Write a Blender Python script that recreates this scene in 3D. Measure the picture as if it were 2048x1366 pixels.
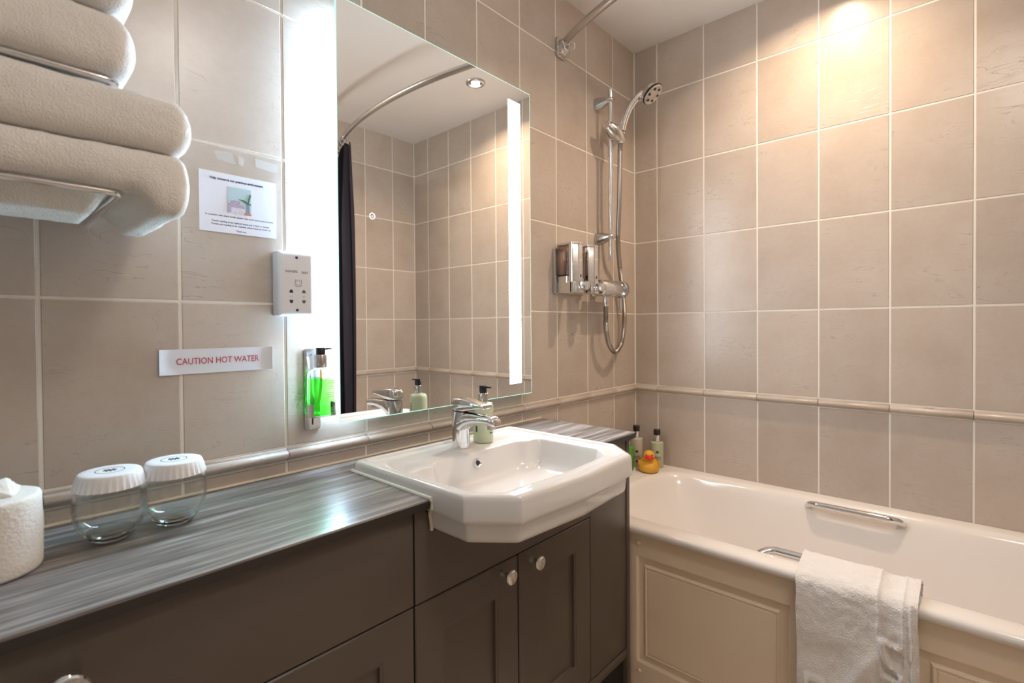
import bpy, bmesh, math, random
from mathutils import Vector, Matrix, noise

# ------------------------------------------------------------------ scene reset
for o in list(bpy.data.objects):
    bpy.data.objects.remove(o, do_unlink=True)
scene = bpy.context.scene
COL = scene.collection
random.seed(7)
PI = math.pi

# ------------------------------------------------------------------ camera
YAW, PITCH, ROLL = 0.8199, -0.0119, -0.0078
FPX = 1007.05
fwd = Vector((math.cos(PITCH) * math.sin(YAW), math.cos(PITCH) * math.cos(YAW), math.sin(PITCH)))
rgt = Vector((math.cos(YAW), -math.sin(YAW), 0))
upv = rgt.cross(fwd)
cr, sr = math.cos(ROLL), math.sin(ROLL)
R_ = cr * rgt + sr * upv
U_ = -sr * rgt + cr * upv
cam_data = bpy.data.cameras.new('camera')
cam = bpy.data.objects.new('camera', cam_data)
COL.objects.link(cam)
m = Matrix((R_, U_, -fwd)).transposed().to_4x4()
m.translation = Vector((-2.04, -1.0812, 1.1475))
cam.matrix_world = m
cam_data.sensor_width = 36
cam_data.lens = 36 * FPX / 2048
cam_data.shift_x = 25.67 / 2048
cam_data.shift_y = -17.4 / 2048
cam_data.clip_start = 0.02
cam_data.dof.use_dof = True
cam_data.dof.focus_distance = 1.35
cam_data.dof.aperture_fstop = 4.5
scene.camera = cam

# ------------------------------------------------------------------ world, exposure
w = bpy.data.worlds.new('world')
scene.world = w
w.use_nodes = True
w.node_tree.nodes['Background'].inputs[0].default_value = (0.9, 0.85, 0.8, 1)
w.node_tree.nodes['Background'].inputs[1].default_value = 0.25
vs = scene.view_settings
vs.view_transform = 'Standard'
vs.look = 'None'
vs.gamma = 1
vs.use_curve_mapping = False
vs.exposure = 0.9
BATH_LIGHT_W = 4.0
ADDED_FILL_LIGHT = 24.0  # glow strength of the added, unseen fill lamp
LED_FRONT = 32.0
LED_BACK = 115.0
WARM = (1.0, 0.75, 0.535)

# ------------------------------------------------------------------ helpers
def link(o, parent=None):
    COL.objects.link(o)
    if parent is not None:
        o.parent = parent
    return o

def obj(name, bm, mat, parent=None, loc=(0, 0, 0), rot=(0, 0, 0), smooth=35):
    me = bpy.data.meshes.new(name)
    if isinstance(bm, bmesh.types.BMesh):
        bmesh.ops.recalc_face_normals(bm, faces=bm.faces[:])
        bm.to_mesh(me)
        bm.free()
    else:
        me = bm
    me.materials.clear()
    me.materials.append(mat)
    if smooth:
        me.shade_smooth()
        me.set_sharp_from_angle(angle=math.radians(smooth))
    o = bpy.data.objects.new(name, me)
    o.location = loc
    o.rotation_euler = rot
    return link(o, parent)

def dup(o, parent=None, loc=None, rot=None):
    c = o.copy()
    link(c, parent)
    if loc is not None:
        c.location = loc
    if rot is not None:
        c.rotation_euler = rot
    return c

def tag(o, label=None, cat=None, group=None, kind=None):
    if label: o['label'] = label
    if cat: o['category'] = cat
    if group: o['group'] = group
    if kind: o['kind'] = kind
    return o

def thing(name, label, cat, loc=(0, 0, 0), rotz=0, group=None):
    o = bpy.data.objects.new(name, None)
    o.empty_display_size = 0.05
    o.location = loc
    o.rotation_euler = (0, 0, rotz)
    link(o)
    return tag(o, label, cat, group)

def box(bm, x0, x1, y0, y1, z0, z1):
    vsx = [bm.verts.new((x, y, z)) for x in (x0, x1) for y in (y0, y1) for z in (z0, z1)]
    for f in ((0, 1, 3, 2), (4, 6, 7, 5), (0, 4, 5, 1), (2, 3, 7, 6), (0, 2, 6, 4), (1, 5, 7, 3)):
        bm.faces.new([vsx[i] for i in f])
    return vsx

def bxm(x0, x1, y0, y1, z0, z1, bev=0.0, seg=2):
    bm = bmesh.new()
    box(bm, min(x0, x1), max(x0, x1), min(y0, y1), max(y0, y1), min(z0, z1), max(z0, z1))
    if bev:
        bmesh.ops.bevel(bm, geom=bm.edges[:], offset=bev, segments=seg, profile=0.5, affect='EDGES')
    return bm

def loft(loops, cap0=False, cap1=False, close=True, bm=None):
    bm = bm or bmesh.new()
    rows = [[bm.verts.new(p) for p in lp] for lp in loops]
    n = len(rows[0])
    for a, b in zip(rows[:-1], rows[1:]):
        for i in range(n if close else n - 1):
            j = (i + 1) % n
            bm.faces.new((a[i], a[j], b[j], b[i]))
    if cap0: bm.faces.new(list(reversed(rows[0])))
    if cap1: bm.faces.new(rows[-1])
    return bm

def lathe(prof, n=40, axis='z', bm=None, cap0=True, cap1=True, off=(0, 0, 0)):
    loops = []
    for r, z in prof:
        lp = []
        for i in range(n):
            a = 2 * PI * i / n
            c, s = r * math.cos(a), r * math.sin(a)
            p = (c, s, z) if axis == 'z' else ((z, c, s) if axis == 'x' else (s, z, c))
            lp.append((p[0] + off[0], p[1] + off[1], p[2] + off[2]))
        loops.append(lp)
    return loft(loops, cap0 and prof[0][0] > 0, cap1 and prof[-1][0] > 0, True, bm)

def smooth_path(pts, sub=8):
    P = [Vector(p) for p in pts]
    P = [2 * P[0] - P[1]] + P + [2 * P[-1] - P[-2]]
    out = []
    for k in range(1, len(P) - 2):
        p0, p1, p2, p3 = P[k - 1:k + 3]
        for s in range(sub):
            t = s / sub
            out.append(0.5 * ((2 * p1) + (p2 - p0) * t + (2 * p0 - 5 * p1 + 4 * p2 - p3) * t * t + (3 * p1 - p0 - 3 * p2 + p3) * t ** 3))
    out.append(P[-2])
    return out

def tube(pts, r, n=14, caps=True, bm=None, rfun=None, squash=1.0):
    P = [Vector(p) for p in pts]
    T = []
    for i in range(len(P)):
        a = P[max(i - 1, 0)]; b = P[min(i + 1, len(P) - 1)]
        T.append((b - a).normalized())
    ref = Vector((0, 0, 1)) if abs(T[0].z) < 0.9 else Vector((1, 0, 0))
    nrm = (ref - T[0] * ref.dot(T[0])).normalized()
    loops = []
    for i, p in enumerate(P):
        nrm = (nrm - T[i] * nrm.dot(T[i])).normalized()
        bi = T[i].cross(nrm)
        rr = rfun(i / (len(P) - 1)) if rfun else r
        loops.append([tuple(p + nrm * (rr * squash * math.cos(2 * PI * k / n)) + bi * (rr * math.sin(2 * PI * k / n))) for k in range(n)])
    return loft(loops, caps, caps, True, bm)

def prism(pts, a0, a1, plane='xy', bm=None, bev=0):
    """polygon extruded: 'xy' along z, 'xz' along y, 'yz' along x"""
    bm = bm or bmesh.new()
    def P(p, h):
        return {'xy': (p[0], p[1], h), 'xz': (p[0], h, p[1]), 'yz': (h, p[0], p[1])}[plane]
    A = [bm.verts.new(P(p, a0)) for p in pts]
    B = [bm.verts.new(P(p, a1)) for p in pts]
    n = len(pts)
    bm.faces.new(A); bm.faces.new(list(reversed(B)))
    for i in range(n):
        j = (i + 1) % n
        bm.faces.new((A[i], B[i], B[j], A[j]))
    if bev:
        bmesh.ops.recalc_face_normals(bm, faces=bm.faces[:])
        bmesh.ops.bevel(bm, geom=bm.edges[:], offset=bev, segments=2, profile=0.5, affect='EDGES')
    return bm

def ray_outline(poly, c, angs):
    out = []
    n = len(poly)
    for a in angs:
        d = (math.cos(a), math.sin(a))
        best = None
        for i in range(n):
            x1, y1 = poly[i][0] - c[0], poly[i][1] - c[1]
            x2, y2 = poly[(i + 1) % n][0] - c[0], poly[(i + 1) % n][1] - c[1]
            ex, ey = x2 - x1, y2 - y1
            den = d[0] * ey - d[1] * ex
            if abs(den) < 1e-12: continue
            t = (x1 * ey - y1 * ex) / den
            s = (x1 * d[1] - y1 * d[0]) / den
            if t > 0 and -1e-6 <= s <= 1 + 1e-6:
                best = t if best is None else max(best, t)
        out.append((c[0] + best * d[0], c[1] + best * d[1]))
    return out

def round_poly(pts, r, seg=6):
    out = []
    n = len(pts)
    for i in range(n):
        p = Vector(pts[i]); a = Vector(pts[i - 1]); b = Vector(pts[(i + 1) % n])
        rr = r[i] if isinstance(r, (list, tuple)) else r
        da = (a - p).normalized(); db = (b - p).normalized()
        ang = da.angle(db)
        t = min(rr / math.tan(ang / 2), (a - p).length * .49, (b - p).length * .49)
        p0 = p + da * t; p1 = p + db * t
        for k in range(seg + 1):
            s = k / seg
            out.append(tuple((1 - s) ** 2 * p0 + 2 * s * (1 - s) * p + s * s * p1))
    return out

def rrect(x0, x1, y0, y1, r, seg=8):
    return round_poly([(x0, y0), (x1, y0), (x1, y1), (x0, y1)], r, seg)

def text_mesh(body, size, extrude=0.0, align='CENTER', bold=0.0, spacing=1.0, fit=None):
    cu = bpy.data.curves.new('lettering', 'FONT')
    cu.body = body
    cu.size = size
    cu.extrude = extrude
    cu.offset = bold
    cu.align_x = align
    cu.space_character = spacing
    cu.resolution_u = 3
    t = bpy.data.objects.new('lettering', cu)
    COL.objects.link(t)
    bpy.context.view_layer.update()
    me = bpy.data.meshes.new_from_object(t.evaluated_get(bpy.context.evaluated_depsgraph_get()))
    bpy.data.objects.remove(t)
    bpy.data.curves.remove(cu)
    if fit:
        xs = [v.co.x for v in me.vertices]
        k = fit / (max(xs) - min(xs))
        for v in me.vertices: v.co.x *= k
    return me

# ------------------------------------------------------------------ materials
def new_mat(name):
    mt = bpy.data.materials.new(name)
    mt.use_nodes = True
    nt = mt.node_tree
    return mt, nt, nt.nodes['Principled BSDF']

def N(nt, typ, **kw):
    n = nt.nodes.new(typ)
    for k, v in kw.items():
        if k in ('inputs',):
            for kk, vv in v.items(): n.inputs[kk].default_value = vv
        else:
            setattr(n, k, v)
    return n

def simple(name, col, rough=0.5, metal=0.0, spec=0.5, bump=None, var=0.0, varscale=8, **extra):
    mt, nt, b = new_mat(name)
    b.inputs['Base Color'].default_value = (*col, 1)
    b.inputs['Roughness'].default_value = rough
    b.inputs['Metallic'].default_value = metal
    b.inputs['Specular IOR Level'].default_value = spec
    for k, v in extra.items():
        b.inputs[k.replace('_', ' ')].default_value = v
    tc = N(nt, 'ShaderNodeTexCoord')
    if var:
        no = N(nt, 'ShaderNodeTexNoise', inputs={'Scale': varscale, 'Detail': 4})
        nt.links.new(tc.outputs['Object'], no.inputs['Vector'])
        mx = N(nt, 'ShaderNodeMix', data_type='RGBA')
        mx.inputs[6].default_value = (*[c * (1 - var) for c in col], 1)
        mx.inputs[7].default_value = (*[min(1, c * (1 + var)) for c in col], 1)
        nt.links.new(no.outputs['Fac'], mx.inputs[0])
        nt.links.new(mx.outputs[2], b.inputs['Base Color'])
    if bump:
        sc, st = bump
        no = N(nt, 'ShaderNodeTexNoise', inputs={'Scale': sc, 'Detail': 3})
        nt.links.new(tc.outputs['Object'], no.inputs['Vector'])
        bp = N(nt, 'ShaderNodeBump', inputs={'Strength': st, 'Distance': 0.002})
        nt.links.new(no.outputs['Fac'], bp.inputs['Height'])
        nt.links.new(bp.outputs['Normal'], b.inputs['Normal'])
    return mt

def ramp(nt, stops):
    r = N(nt, 'ShaderNodeValToRGB')
    els = r.color_ramp.elements
    while len(els) < len(stops): els.new(0.5)
    for e, (p, c) in zip(els, stops):
        e.position = p
        e.color = (*c, 1) if len(c) == 3 else c
    return r

def tile_material():
    mt, nt, b = new_mat('glazed_stone_tile')
    L = nt.links.new
    tc = N(nt, 'ShaderNodeTexCoord')
    oi = N(nt, 'ShaderNodeObjectInfo')
    mul = N(nt, 'ShaderNodeVectorMath', operation='SCALE', inputs={'Scale': 41.0})
    comb = N(nt, 'ShaderNodeCombineXYZ')
    L(oi.outputs['Random'], comb.inputs[0]); L(oi.outputs['Random'], comb.inputs[2])
    L(comb.outputs[0], mul.inputs[0])
    add = N(nt, 'ShaderNodeVectorMath', operation='ADD')
    L(tc.outputs['Object'], add.inputs[0]); L(mul.outputs[0], add.inputs[1])
    n1 = N(nt, 'ShaderNodeTexNoise', inputs={'Scale': 6.0, 'Detail': 2.0, 'Roughness': 0.5})
    L(add.outputs[0], n1.inputs['Vector'])
    ng = N(nt, 'ShaderNodeTexNoise', inputs={'Scale': 55.0, 'Detail': 4.0, 'Roughness': 0.7})
    L(add.outputs[0], ng.inputs['Vector'])
    na = N(nt, 'ShaderNodeMath', operation='MULTIPLY_ADD', inputs={1: 0.45, 2: -0.225}); L(ng.outputs['Fac'], na.inputs[0])
    nb = N(nt, 'ShaderNodeMath', operation='ADD'); L(n1.outputs['Fac'], nb.inputs[0]); L(na.outputs[0], nb.inputs[1])
    r1 = ramp(nt, [(0.2, (0.475, 0.388, 0.318)), (0.5, (0.525, 0.443, 0.372)), (0.8, (0.560, 0.486, 0.422))])
    L(nb.outputs[0], r1.inputs[0])
    # darker wrinkle marks in patches
    st = N(nt, 'ShaderNodeVectorMath', operation='MULTIPLY')
    st.inputs[1].default_value = (1.0, 1.0, 3.6)
    L(add.outputs[0], st.inputs[0])
    n2 = N(nt, 'ShaderNodeTexNoise', inputs={'Scale': 9.0, 'Detail': 3.0, 'Distortion': 0.9})
    L(st.outputs[0], n2.inputs['Vector'])
    sub = N(nt, 'ShaderNodeMath', operation='SUBTRACT', inputs={1: 0.5}); L(n2.outputs['Fac'], sub.inputs[0])
    ab = N(nt, 'ShaderNodeMath', operation='ABSOLUTE'); L(sub.outputs[0], ab.inputs[0])
    rl = ramp(nt, [(0.0, (1, 1, 1)), (0.010, (0, 0, 0))]); L(ab.outputs[0], rl.inputs[0])
    n3 = N(nt, 'ShaderNodeTexNoise', inputs={'Scale': 6.0, 'Detail': 2.0}); L(add.outputs[0], n3.inputs['Vector'])
    rm = ramp(nt, [(0.46, (0, 0, 0)), (0.66, (1, 1, 1))]); L(n3.outputs['Fac'], rm.inputs[0])
    mk = N(nt, 'ShaderNodeMath', operation='MULTIPLY'); L(rl.outputs[0], mk.inputs[0]); L(rm.outputs[0], mk.inputs[1])
    mk2 = N(nt, 'ShaderNodeMath', operation='MULTIPLY', inputs={1: 0.5}); L(mk.outputs[0], mk2.inputs[0])
    mx = N(nt, 'ShaderNodeMix', data_type='RGBA')
    mx.inputs[7].default_value = (0.26, 0.19, 0.14, 1)
    L(mk2.outputs[0], mx.inputs[0]); L(r1.outputs[0], mx.inputs[6])
    # each tile slightly different
    hsv = N(nt, 'ShaderNodeHueSaturation')
    mr = N(nt, 'ShaderNodeMapRange', inputs={'To Min': 0.94, 'To Max': 1.06})
    L(oi.outputs['Random'], mr.inputs['Value']); L(mr.outputs[0], hsv.inputs['Value'])
    L(mx.outputs[2], hsv.inputs['Color'])
    L(hsv.outputs[0], b.inputs['Base Color'])
    b.inputs['Roughness'].default_value = 0.27
    bp = N(nt, 'ShaderNodeBump', inputs={'Strength': 0.35, 'Distance': 0.0008})
    bp.invert = True
    L(mk.outputs[0], bp.inputs['Height']); L(bp.outputs[0], b.inputs['Normal'])
    return mt

def wood_material():
    mt, nt, b = new_mat('grey_wood_laminate')
    L = nt.links.new
    tc = N(nt, 'ShaderNodeTexCoord')
    mp = N(nt, 'ShaderNodeMapping'); mp.inputs['Scale'].default_value = (1.6, 24, 24)
    L(tc.outputs['Object'], mp.inputs[0])
    n1 = N(nt, 'ShaderNodeTexNoise', inputs={'Scale': 2.2, 'Detail': 8, 'Roughness': 0.6, 'Distortion': 0.5}); L(mp.outputs[0], n1.inputs['Vector'])
    mp2 = N(nt, 'ShaderNodeMapping'); mp2.inputs['Scale'].default_value = (3.5, 150, 150)
    L(tc.outputs['Object'], mp2.inputs[0])
    n2 = N(nt, 'ShaderNodeTexNoise', inputs={'Scale': 2.0, 'Detail': 4}); L(mp2.outputs[0], n2.inputs['Vector'])
    mx = N(nt, 'ShaderNodeMath', operation='MULTIPLY_ADD', inputs={1: 0.4, 2: -0.2}); L(n2.outputs['Fac'], mx.inputs[0])
    ad = N(nt, 'ShaderNodeMath', operation='ADD'); L(n1.outputs['Fac'], ad.inputs[0]); L(mx.outputs[0], ad.inputs[1])
    r = ramp(nt, [(0.32, (0.075, 0.066, 0.062)), (0.5, (0.20, 0.182, 0.172)), (0.69, (0.42, 0.395, 0.38))])
    L(ad.outputs[0], r.inputs[0]); L(r.outputs[0], b.inputs['Base Color'])
    b.inputs['Roughness'].default_value = 0.30
    bp = N(nt, 'ShaderNodeBump', inputs={'Strength': 0.15, 'Distance': 0.001}); L(ad.outputs[0], bp.inputs['Height']); L(bp.outputs[0], b.inputs['Normal'])
    return mt

def towel_material(name, col):
    mt, nt, b = new_mat(name)
    L = nt.links.new
    tc = N(nt, 'ShaderNodeTexCoord')
    b.inputs['Base Color'].default_value = (*col, 1)
    b.inputs['Roughness'].default_value = 0.95
    b.inputs['Specular IOR Level'].default_value = 0.1
    b.inputs['Sheen Weight'].default_value = 0.35
    b.inputs['Sheen Roughness'].default_value = 0.5
    n1 = N(nt, 'ShaderNodeTexNoise', inputs={'Scale': 420, 'Detail': 3}); L(tc.outputs['Object'], n1.inputs['Vector'])
    n2 = N(nt, 'ShaderNodeTexNoise', inputs={'Scale': 70, 'Detail': 3}); L(tc.outputs['Object'], n2.inputs['Vector'])
    ad = N(nt, 'ShaderNodeMath', operation='ADD'); L(n1.outputs['Fac'], ad.inputs[0]); L(n2.outputs['Fac'], ad.inputs[1])
    bp = N(nt, 'ShaderNodeBump', inputs={'Strength': 0.7, 'Distance': 0.003}); L(ad.outputs[0], bp.inputs['Height']); L(bp.outputs[0], b.inputs['Normal'])
    return mt

def emit(name, col, s):
    mt, nt, b = new_mat(name)
    b.inputs['Base Color'].default_value = (0.8, 0.8, 0.8, 1)
    b.inputs['Emission Color'].default_value = (*col, 1)
    b.inputs['Emission Strength'].default_value = s
    return mt

def clear_mat(name, col, gloss=0.08, rough=0.02, ior=1.45):
    """thin clear plastic or tinted liquid: coloured see-through with a fresnel gloss"""
    mt = bpy.data.materials.new(name)
    mt.use_nodes = True
    nt = mt.node_tree
    nt.nodes.clear()
    out = N(nt, 'ShaderNodeOutputMaterial')
    tr = N(nt, 'ShaderNodeBsdfTransparent'); tr.inputs[0].default_value = (*col, 1)
    gl = N(nt, 'ShaderNodeBsdfGlossy'); gl.inputs['Roughness'].default_value = rough
    lw = N(nt, 'ShaderNodeLayerWeight'); lw.inputs['Blend'].default_value = 0.5
    pw = N(nt, 'ShaderNodeMath', operation='POWER', inputs={1: 3.0}); nt.links.new(lw.outputs['Facing'], pw.inputs[0])
    fr = N(nt, 'ShaderNodeMath', operation='MULTIPLY_ADD', inputs={1: 0.85, 2: 0.05}); nt.links.new(pw.outputs[0], fr.inputs[0])
    ms = N(nt, 'ShaderNodeMixShader')
    nt.links.new(fr.outputs[0], ms.inputs[0]); nt.links.new(tr.outputs[0], ms.inputs[1]); nt.links.new(gl.outputs[0], ms.inputs[2])
    nt.links.new(ms.outputs[0], out.inputs[0])
    return mt

M = {}
M['tile'] = tile_material()
M['grout'] = simple('cream_grout', (0.82, 0.77, 0.69), 0.8, bump=(300, 0.3), var=0.06, varscale=12)
M['ceiling'] = simple('ceiling_paint', (0.86, 0.82, 0.78), 0.85, bump=(60, 0.05), var=0.02)
M['plaster'] = simple('wall_paint', (0.62, 0.57, 0.51), 0.85, var=0.03)
M['floor'] = simple('floor_vinyl', (0.74, 0.61, 0.47), 0.45, var=0.2)
M['chrome'] = simple('chrome', (0.78, 0.78, 0.79), 0.07, 1.0, var=0.02)
M['chrome_soft'] = simple('brushed_chrome', (0.60, 0.58, 0.56), 0.22, 1.0, bump=(90, 0.05))
M['steel'] = simple('satin_steel', (0.62, 0.60, 0.58), 0.28, 1.0, bump=(200, 0.05))
M['hose'] = simple('ribbed_steel_hose', (0.42, 0.39, 0.36), 0.34, 1.0, var=0.05)
M['porcelain'] = simple('white_porcelain', (0.78, 0.76, 0.74), 0.06, spec=0.6, var=0.01)
M['acrylic'] = simple('cream_acrylic', (0.82, 0.765, 0.715), 0.13, var=0.01)
M['panel'] = simple('cream_bath_panel', (0.87, 0.715, 0.545), 0.35, var=0.03)
M['cabinet'] = simple('taupe_cabinet_paint', (0.098, 0.077, 0.063), 0.34, bump=(250, 0.04), var=0.06, varscale=5)
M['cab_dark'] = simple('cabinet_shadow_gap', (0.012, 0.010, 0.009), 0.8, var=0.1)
M['wood'] = wood_material()
M['wood_edge'] = simple('dark_laminate_edge', (0.030, 0.024, 0.022), 0.4, var=0.15)
M['sealant'] = simple('cream_sealant', (0.72, 0.66, 0.54), 0.5, var=0.05)
M['sealant_white'] = simple('white_sealant', (0.78, 0.78, 0.70), 0.45, var=0.04)
M['mirror'] = simple('mirror_silvering', (0.93, 0.94, 0.93), 0.004, 1.0, var=0.004)
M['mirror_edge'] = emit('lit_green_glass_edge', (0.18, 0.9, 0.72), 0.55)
M['led_front'] = emit('frosted_led_strip', (0.88, 0.94, 1.0), LED_FRONT)
M['led_back'] = emit('led_edge_channel', (0.50, 0.74, 1.0), LED_BACK)
M['ring'] = emit('touch_ring_glow', (0.75, 0.72, 1.0), 1.4)
M['white_plastic'] = simple('white_plastic', (0.76, 0.77, 0.80), 0.3, var=0.01)
M['black_plastic'] = simple('black_plastic', (0.012, 0.012, 0.014), 0.3, var=0.1)
M['ink'] = simple('navy_ink', (0.03, 0.03, 0.09), 0.7, var=0.1)
M['grey_ink'] = simple('grey_ink', (0.12, 0.13, 0.15), 0.7, var=0.1)
M['green_ink'] = simple('dark_green_ink', (0.03, 0.06, 0.035), 0.6, var=0.1)
M['red_ink'] = simple('red_ink', (0.52, 0.015, 0.06), 0.6, var=0.06)
M['paper'] = simple('laminated_paper', (0.76, 0.77, 0.82), 0.25, var=0.01)
M['paper_cap'] = simple('white_paper', (0.78, 0.77, 0.77), 0.7, var=0.02)
M['tissue'] = simple('tissue_paper', (0.80, 0.76, 0.70), 0.95, bump=(220, 0.5), var=0.02)
M['tape'] = simple('old_tape', (0.88, 0.86, 0.82), 0.2, var=0.05, Alpha=0.28)
M['towel'] = towel_material('white_terry', (0.80, 0.76, 0.71))
M['mat'] = towel_material('white_terry_bath_mat', (0.84, 0.79, 0.75))
M['curtain'] = simple('purple_grey_curtain', (0.055, 0.046, 0.062), 0.7, bump=(300, 0.2), var=0.08)
M['green_liquid'] = clear_mat('green_soap', (0.24, 0.90, 0.17), rough=0.03)
M['green_bottle_solid'] = simple('green_bottle', (0.10, 0.34, 0.03), 0.15, var=0.1)
M['clear'] = clear_mat('clear_plastic', (0.93, 0.97, 0.95))
M['smoke'] = clear_mat('smoky_plastic', (0.70, 0.60, 0.55))
M['lotion'] = simple('pale_green_lotion', (0.56, 0.62, 0.42), 0.12, var=0.02, Subsurface_Weight=0.15)
M['lotion_sage'] = simple('sage_lotion_bottle', (0.46, 0.50, 0.34), 0.14, var=0.02)
M['lotion_beige'] = simple('beige_lotion_bottle', (0.52, 0.46, 0.37), 0.14, var=0.02)
M['amber'] = simple('dark_soap', (0.02, 0.008, 0.008), 0.1, var=0.1)
M['duck'] = simple('yellow_rubber', (0.78, 0.40, 0.035), 0.42, var=0.04)
M['duck_beak'] = simple('red_rubber', (0.75, 0.02, 0.01), 0.4, var=0.05)
M['pic_sky'] = simple('print_pale_blue', (0.42, 0.55, 0.58), 0.4, var=0.05)
M['pic_towel'] = simple('print_lilac', (0.40, 0.34, 0.42), 0.4, var=0.25, varscale=300)
M['pic_towel_light'] = simple('print_pale_lilac', (0.60, 0.56, 0.60), 0.4, var=0.2, varscale=300)
M['pic_leaf'] = simple('print_green', (0.05, 0.16, 0.10), 0.4, var=0.1)
M['pic_vase'] = simple('print_vase', (0.22, 0.24, 0.32), 0.4, var=0.1)
M['pic_tray'] = simple('print_orange', (0.55, 0.22, 0.12), 0.4, var=0.1)
M['lamp'] = emit('lamp_lens', (1.0, 0.93, 0.82), 26.0)
M['dome'] = emit('added_fill_glow', (1.0, 0.935, 0.865), ADDED_FILL_LIGHT)  # emission of the unseen dome added as room fill
M['door'] = simple('white_door_paint', (0.66, 0.63, 0.58), 0.4, var=0.02)
gm, gnt, gb = new_mat('tumbler_base_glass')
gb.inputs['Base Color'].default_value = (0.97, 1.0, 0.99, 1)
gb.inputs['Roughness'].default_value = 0.0
gb.inputs['Transmission Weight'].default_value = 1.0
gb.inputs['IOR'].default_value = 1.47
M['base_glass'] = gm
M['glass'] = clear_mat('tumbler_glass', (0.982, 0.996, 0.99), rough=0.0, ior=1.5)

# ------------------------------------------------------------------ room numbers
ZCEIL = 2.344
ZA = 1.20                # a tile joint
TH, TW = 0.31, 0.1971    # tile pitch
G = 0.0043               # joint width
YOPP = -1.626            # wall opposite the mirror
XL = -3.0
VX0, RY0, OX0 = 0.180, 0.1067, 0.1686
DADO0, DADO1 = 0.860, 0.890
ZC = 0.832               # worktop
YF = -0.343              # cabinet front
BASE_Z = 0.555           # bath rim

# ------------------------------------------------------------------ setting
tag(obj('floor', bxm(XL - .1, .1, YOPP - .1, .1, -0.08, 0.0), M['floor'], smooth=0), kind='structure')
tag(obj('ceiling', bxm(XL - .1, .1, YOPP - .1, .1, ZCEIL, ZCEIL + .08), M['ceiling'], smooth=0), kind='structure')
wall_back = tag(obj('wall_back', bxm(XL - .1, .1, 0.0012, .12, 0, ZCEIL), M['grout'], smooth=0), kind='structure')
wall_right = tag(obj('wall_right', bxm(0.0012, .12, YOPP - .1, 0.003, 0, ZCEIL), M['grout'], smooth=0), kind='structure')
wall_front = tag(obj('wall_front', bxm(XL - .1, .1, YOPP - .12, YOPP - .0012, 0, ZCEIL), M['grout'], smooth=0), kind='structure')
wall_left = tag(obj('wall_left', bxm(XL - .12, XL, YOPP - .003, .003, 0, ZCEIL), M['plaster'], smooth=0), kind='structure')
d1 = tag(obj('door_1', bxm(XL, XL + .035, -1.25, -.5, 0.0, 1.98, .004), M['door']), kind='structure')
obj('door_handle', tube(smooth_path([(XL + .035, -.58, 1.0), (XL + .08, -.58, 1.0), (XL + .09, -.6, 1.0), (XL + .09, -.7, 1.0)], 5), .009), M['chrome'], d1)

tile_cache = {}
def tile_mesh(wd, ht):
    key = (round(wd, 4), round(ht, 4))
    if key not in tile_cache:
        bm = bmesh.new()
        a, c, e = wd / 2, ht / 2, 0.0016
        loops = [[(-a, .007, -c), (a, .007, -c), (a, .007, c), (-a, .007, c)],
                 [(-a, .0016, -c), (a, .0016, -c), (a, .0016, c), (-a, .0016, c)],
                 [(-a + e, 0, -c + e), (a - e, 0, -c + e), (a - e, 0, c - e), (-a + e, 0, c - e)]]
        loft(loops, False, True, True, bm)
        bmesh.ops.recalc_face_normals(bm, faces=bm.faces[:])
        me = bpy.data.meshes.new('tile')
        bm.to_mesh(me); bm.free()
        me.materials.append(M['tile'])
        tile_cache[key] = me
    return tile_cache[key]

dado_cache = {}
def dado_mesh(ln):
    key = round(ln, 4)
    if key not in dado_cache:
        h = DADO1 - DADO0 - .003
        prof = [(0.004, 0.0), (-0.002, 0.0), (-.004, .003)]
        for k in range(9):
            a = PI * (k / 8)
            prof.append((-.004 - .0115 * math.sin(a), .0045 + (h - .009) * (1 - math.cos(a)) / 2))
        prof += [(-.004, h - .003), (-.002, h), (.004, h)]
        loops = []
        for xx, inset in ((-ln / 2, 1), (-ln / 2 + .001, 0), (ln / 2 - .001, 0), (ln / 2, 1)):
            loops.append([(xx, y + (.001 if inset else 0), z) for y, z in prof])
        bm = loft(loops, True, True, True)
        bmesh.ops.recalc_face_normals(bm, faces=bm.faces[:])
        me = bpy.data.meshes.new('dado_tile')
        bm.to_mesh(me); bm.free()
        me.materials.append(M['tile'])
        me.shade_smooth(); me.set_sharp_from_angle(angle=math.radians(40))
        dado_cache[key] = me
    return dado_cache[key]

def tile_wall(wall, total, first, origin, along, rotz, zmin):
    """joints at `first + i*TW` from the origin corner along the direction `along`"""
    edges = [0.0]
    e = first
    while e < total - .02:
        edges.append(e); e += TW
    edges.append(total)
    rows = [(ZA + k * TH, min(ZA + (k + 1) * TH, ZCEIL)) for k in range(4)]
    rows += [(DADO1, ZA)]
    z = DADO0
    while z > zmin:
        rows.append((max(z - TH, 0), z)); z -= TH
    for a, c in zip(edges[:-1], edges[1:]):
        mid = (a + c) / 2
        px, py = origin[0] + along[0] * mid, origin[1] + along[1] * mid
        for z0, z1 in rows:
            top_gap = 0 if z1 >= ZCEIL else G / 2
            wd, ht = (c - a) - G, (z1 - z0) - G / 2 - top_gap
            o = bpy.data.objects.new('tile', tile_mesh(wd, ht))
            o.location = (px, py, z0 + G / 2 + ht / 2)
            o.rotation_euler = (0, 0, rotz)
            link(o, wall)
        o = bpy.data.objects.new('dado_tile', dado_mesh((c - a) - .0015))
        o.location = (px, py, DADO0 + .0015)
        o.rotation_euler = (0, 0, rotz)
        link(o, wall)

tile_wall(wall_back, 2.9, VX0, (0, 0), (-1, 0), 0, 0.5)
tile_wall(wall_right, -YOPP, RY0, (0, 0), (0, -1), -PI / 2, 0.5)
tile_wall(wall_front, 2.9, OX0, (0, YOPP), (-1, 0), PI, 0.5)
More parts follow.
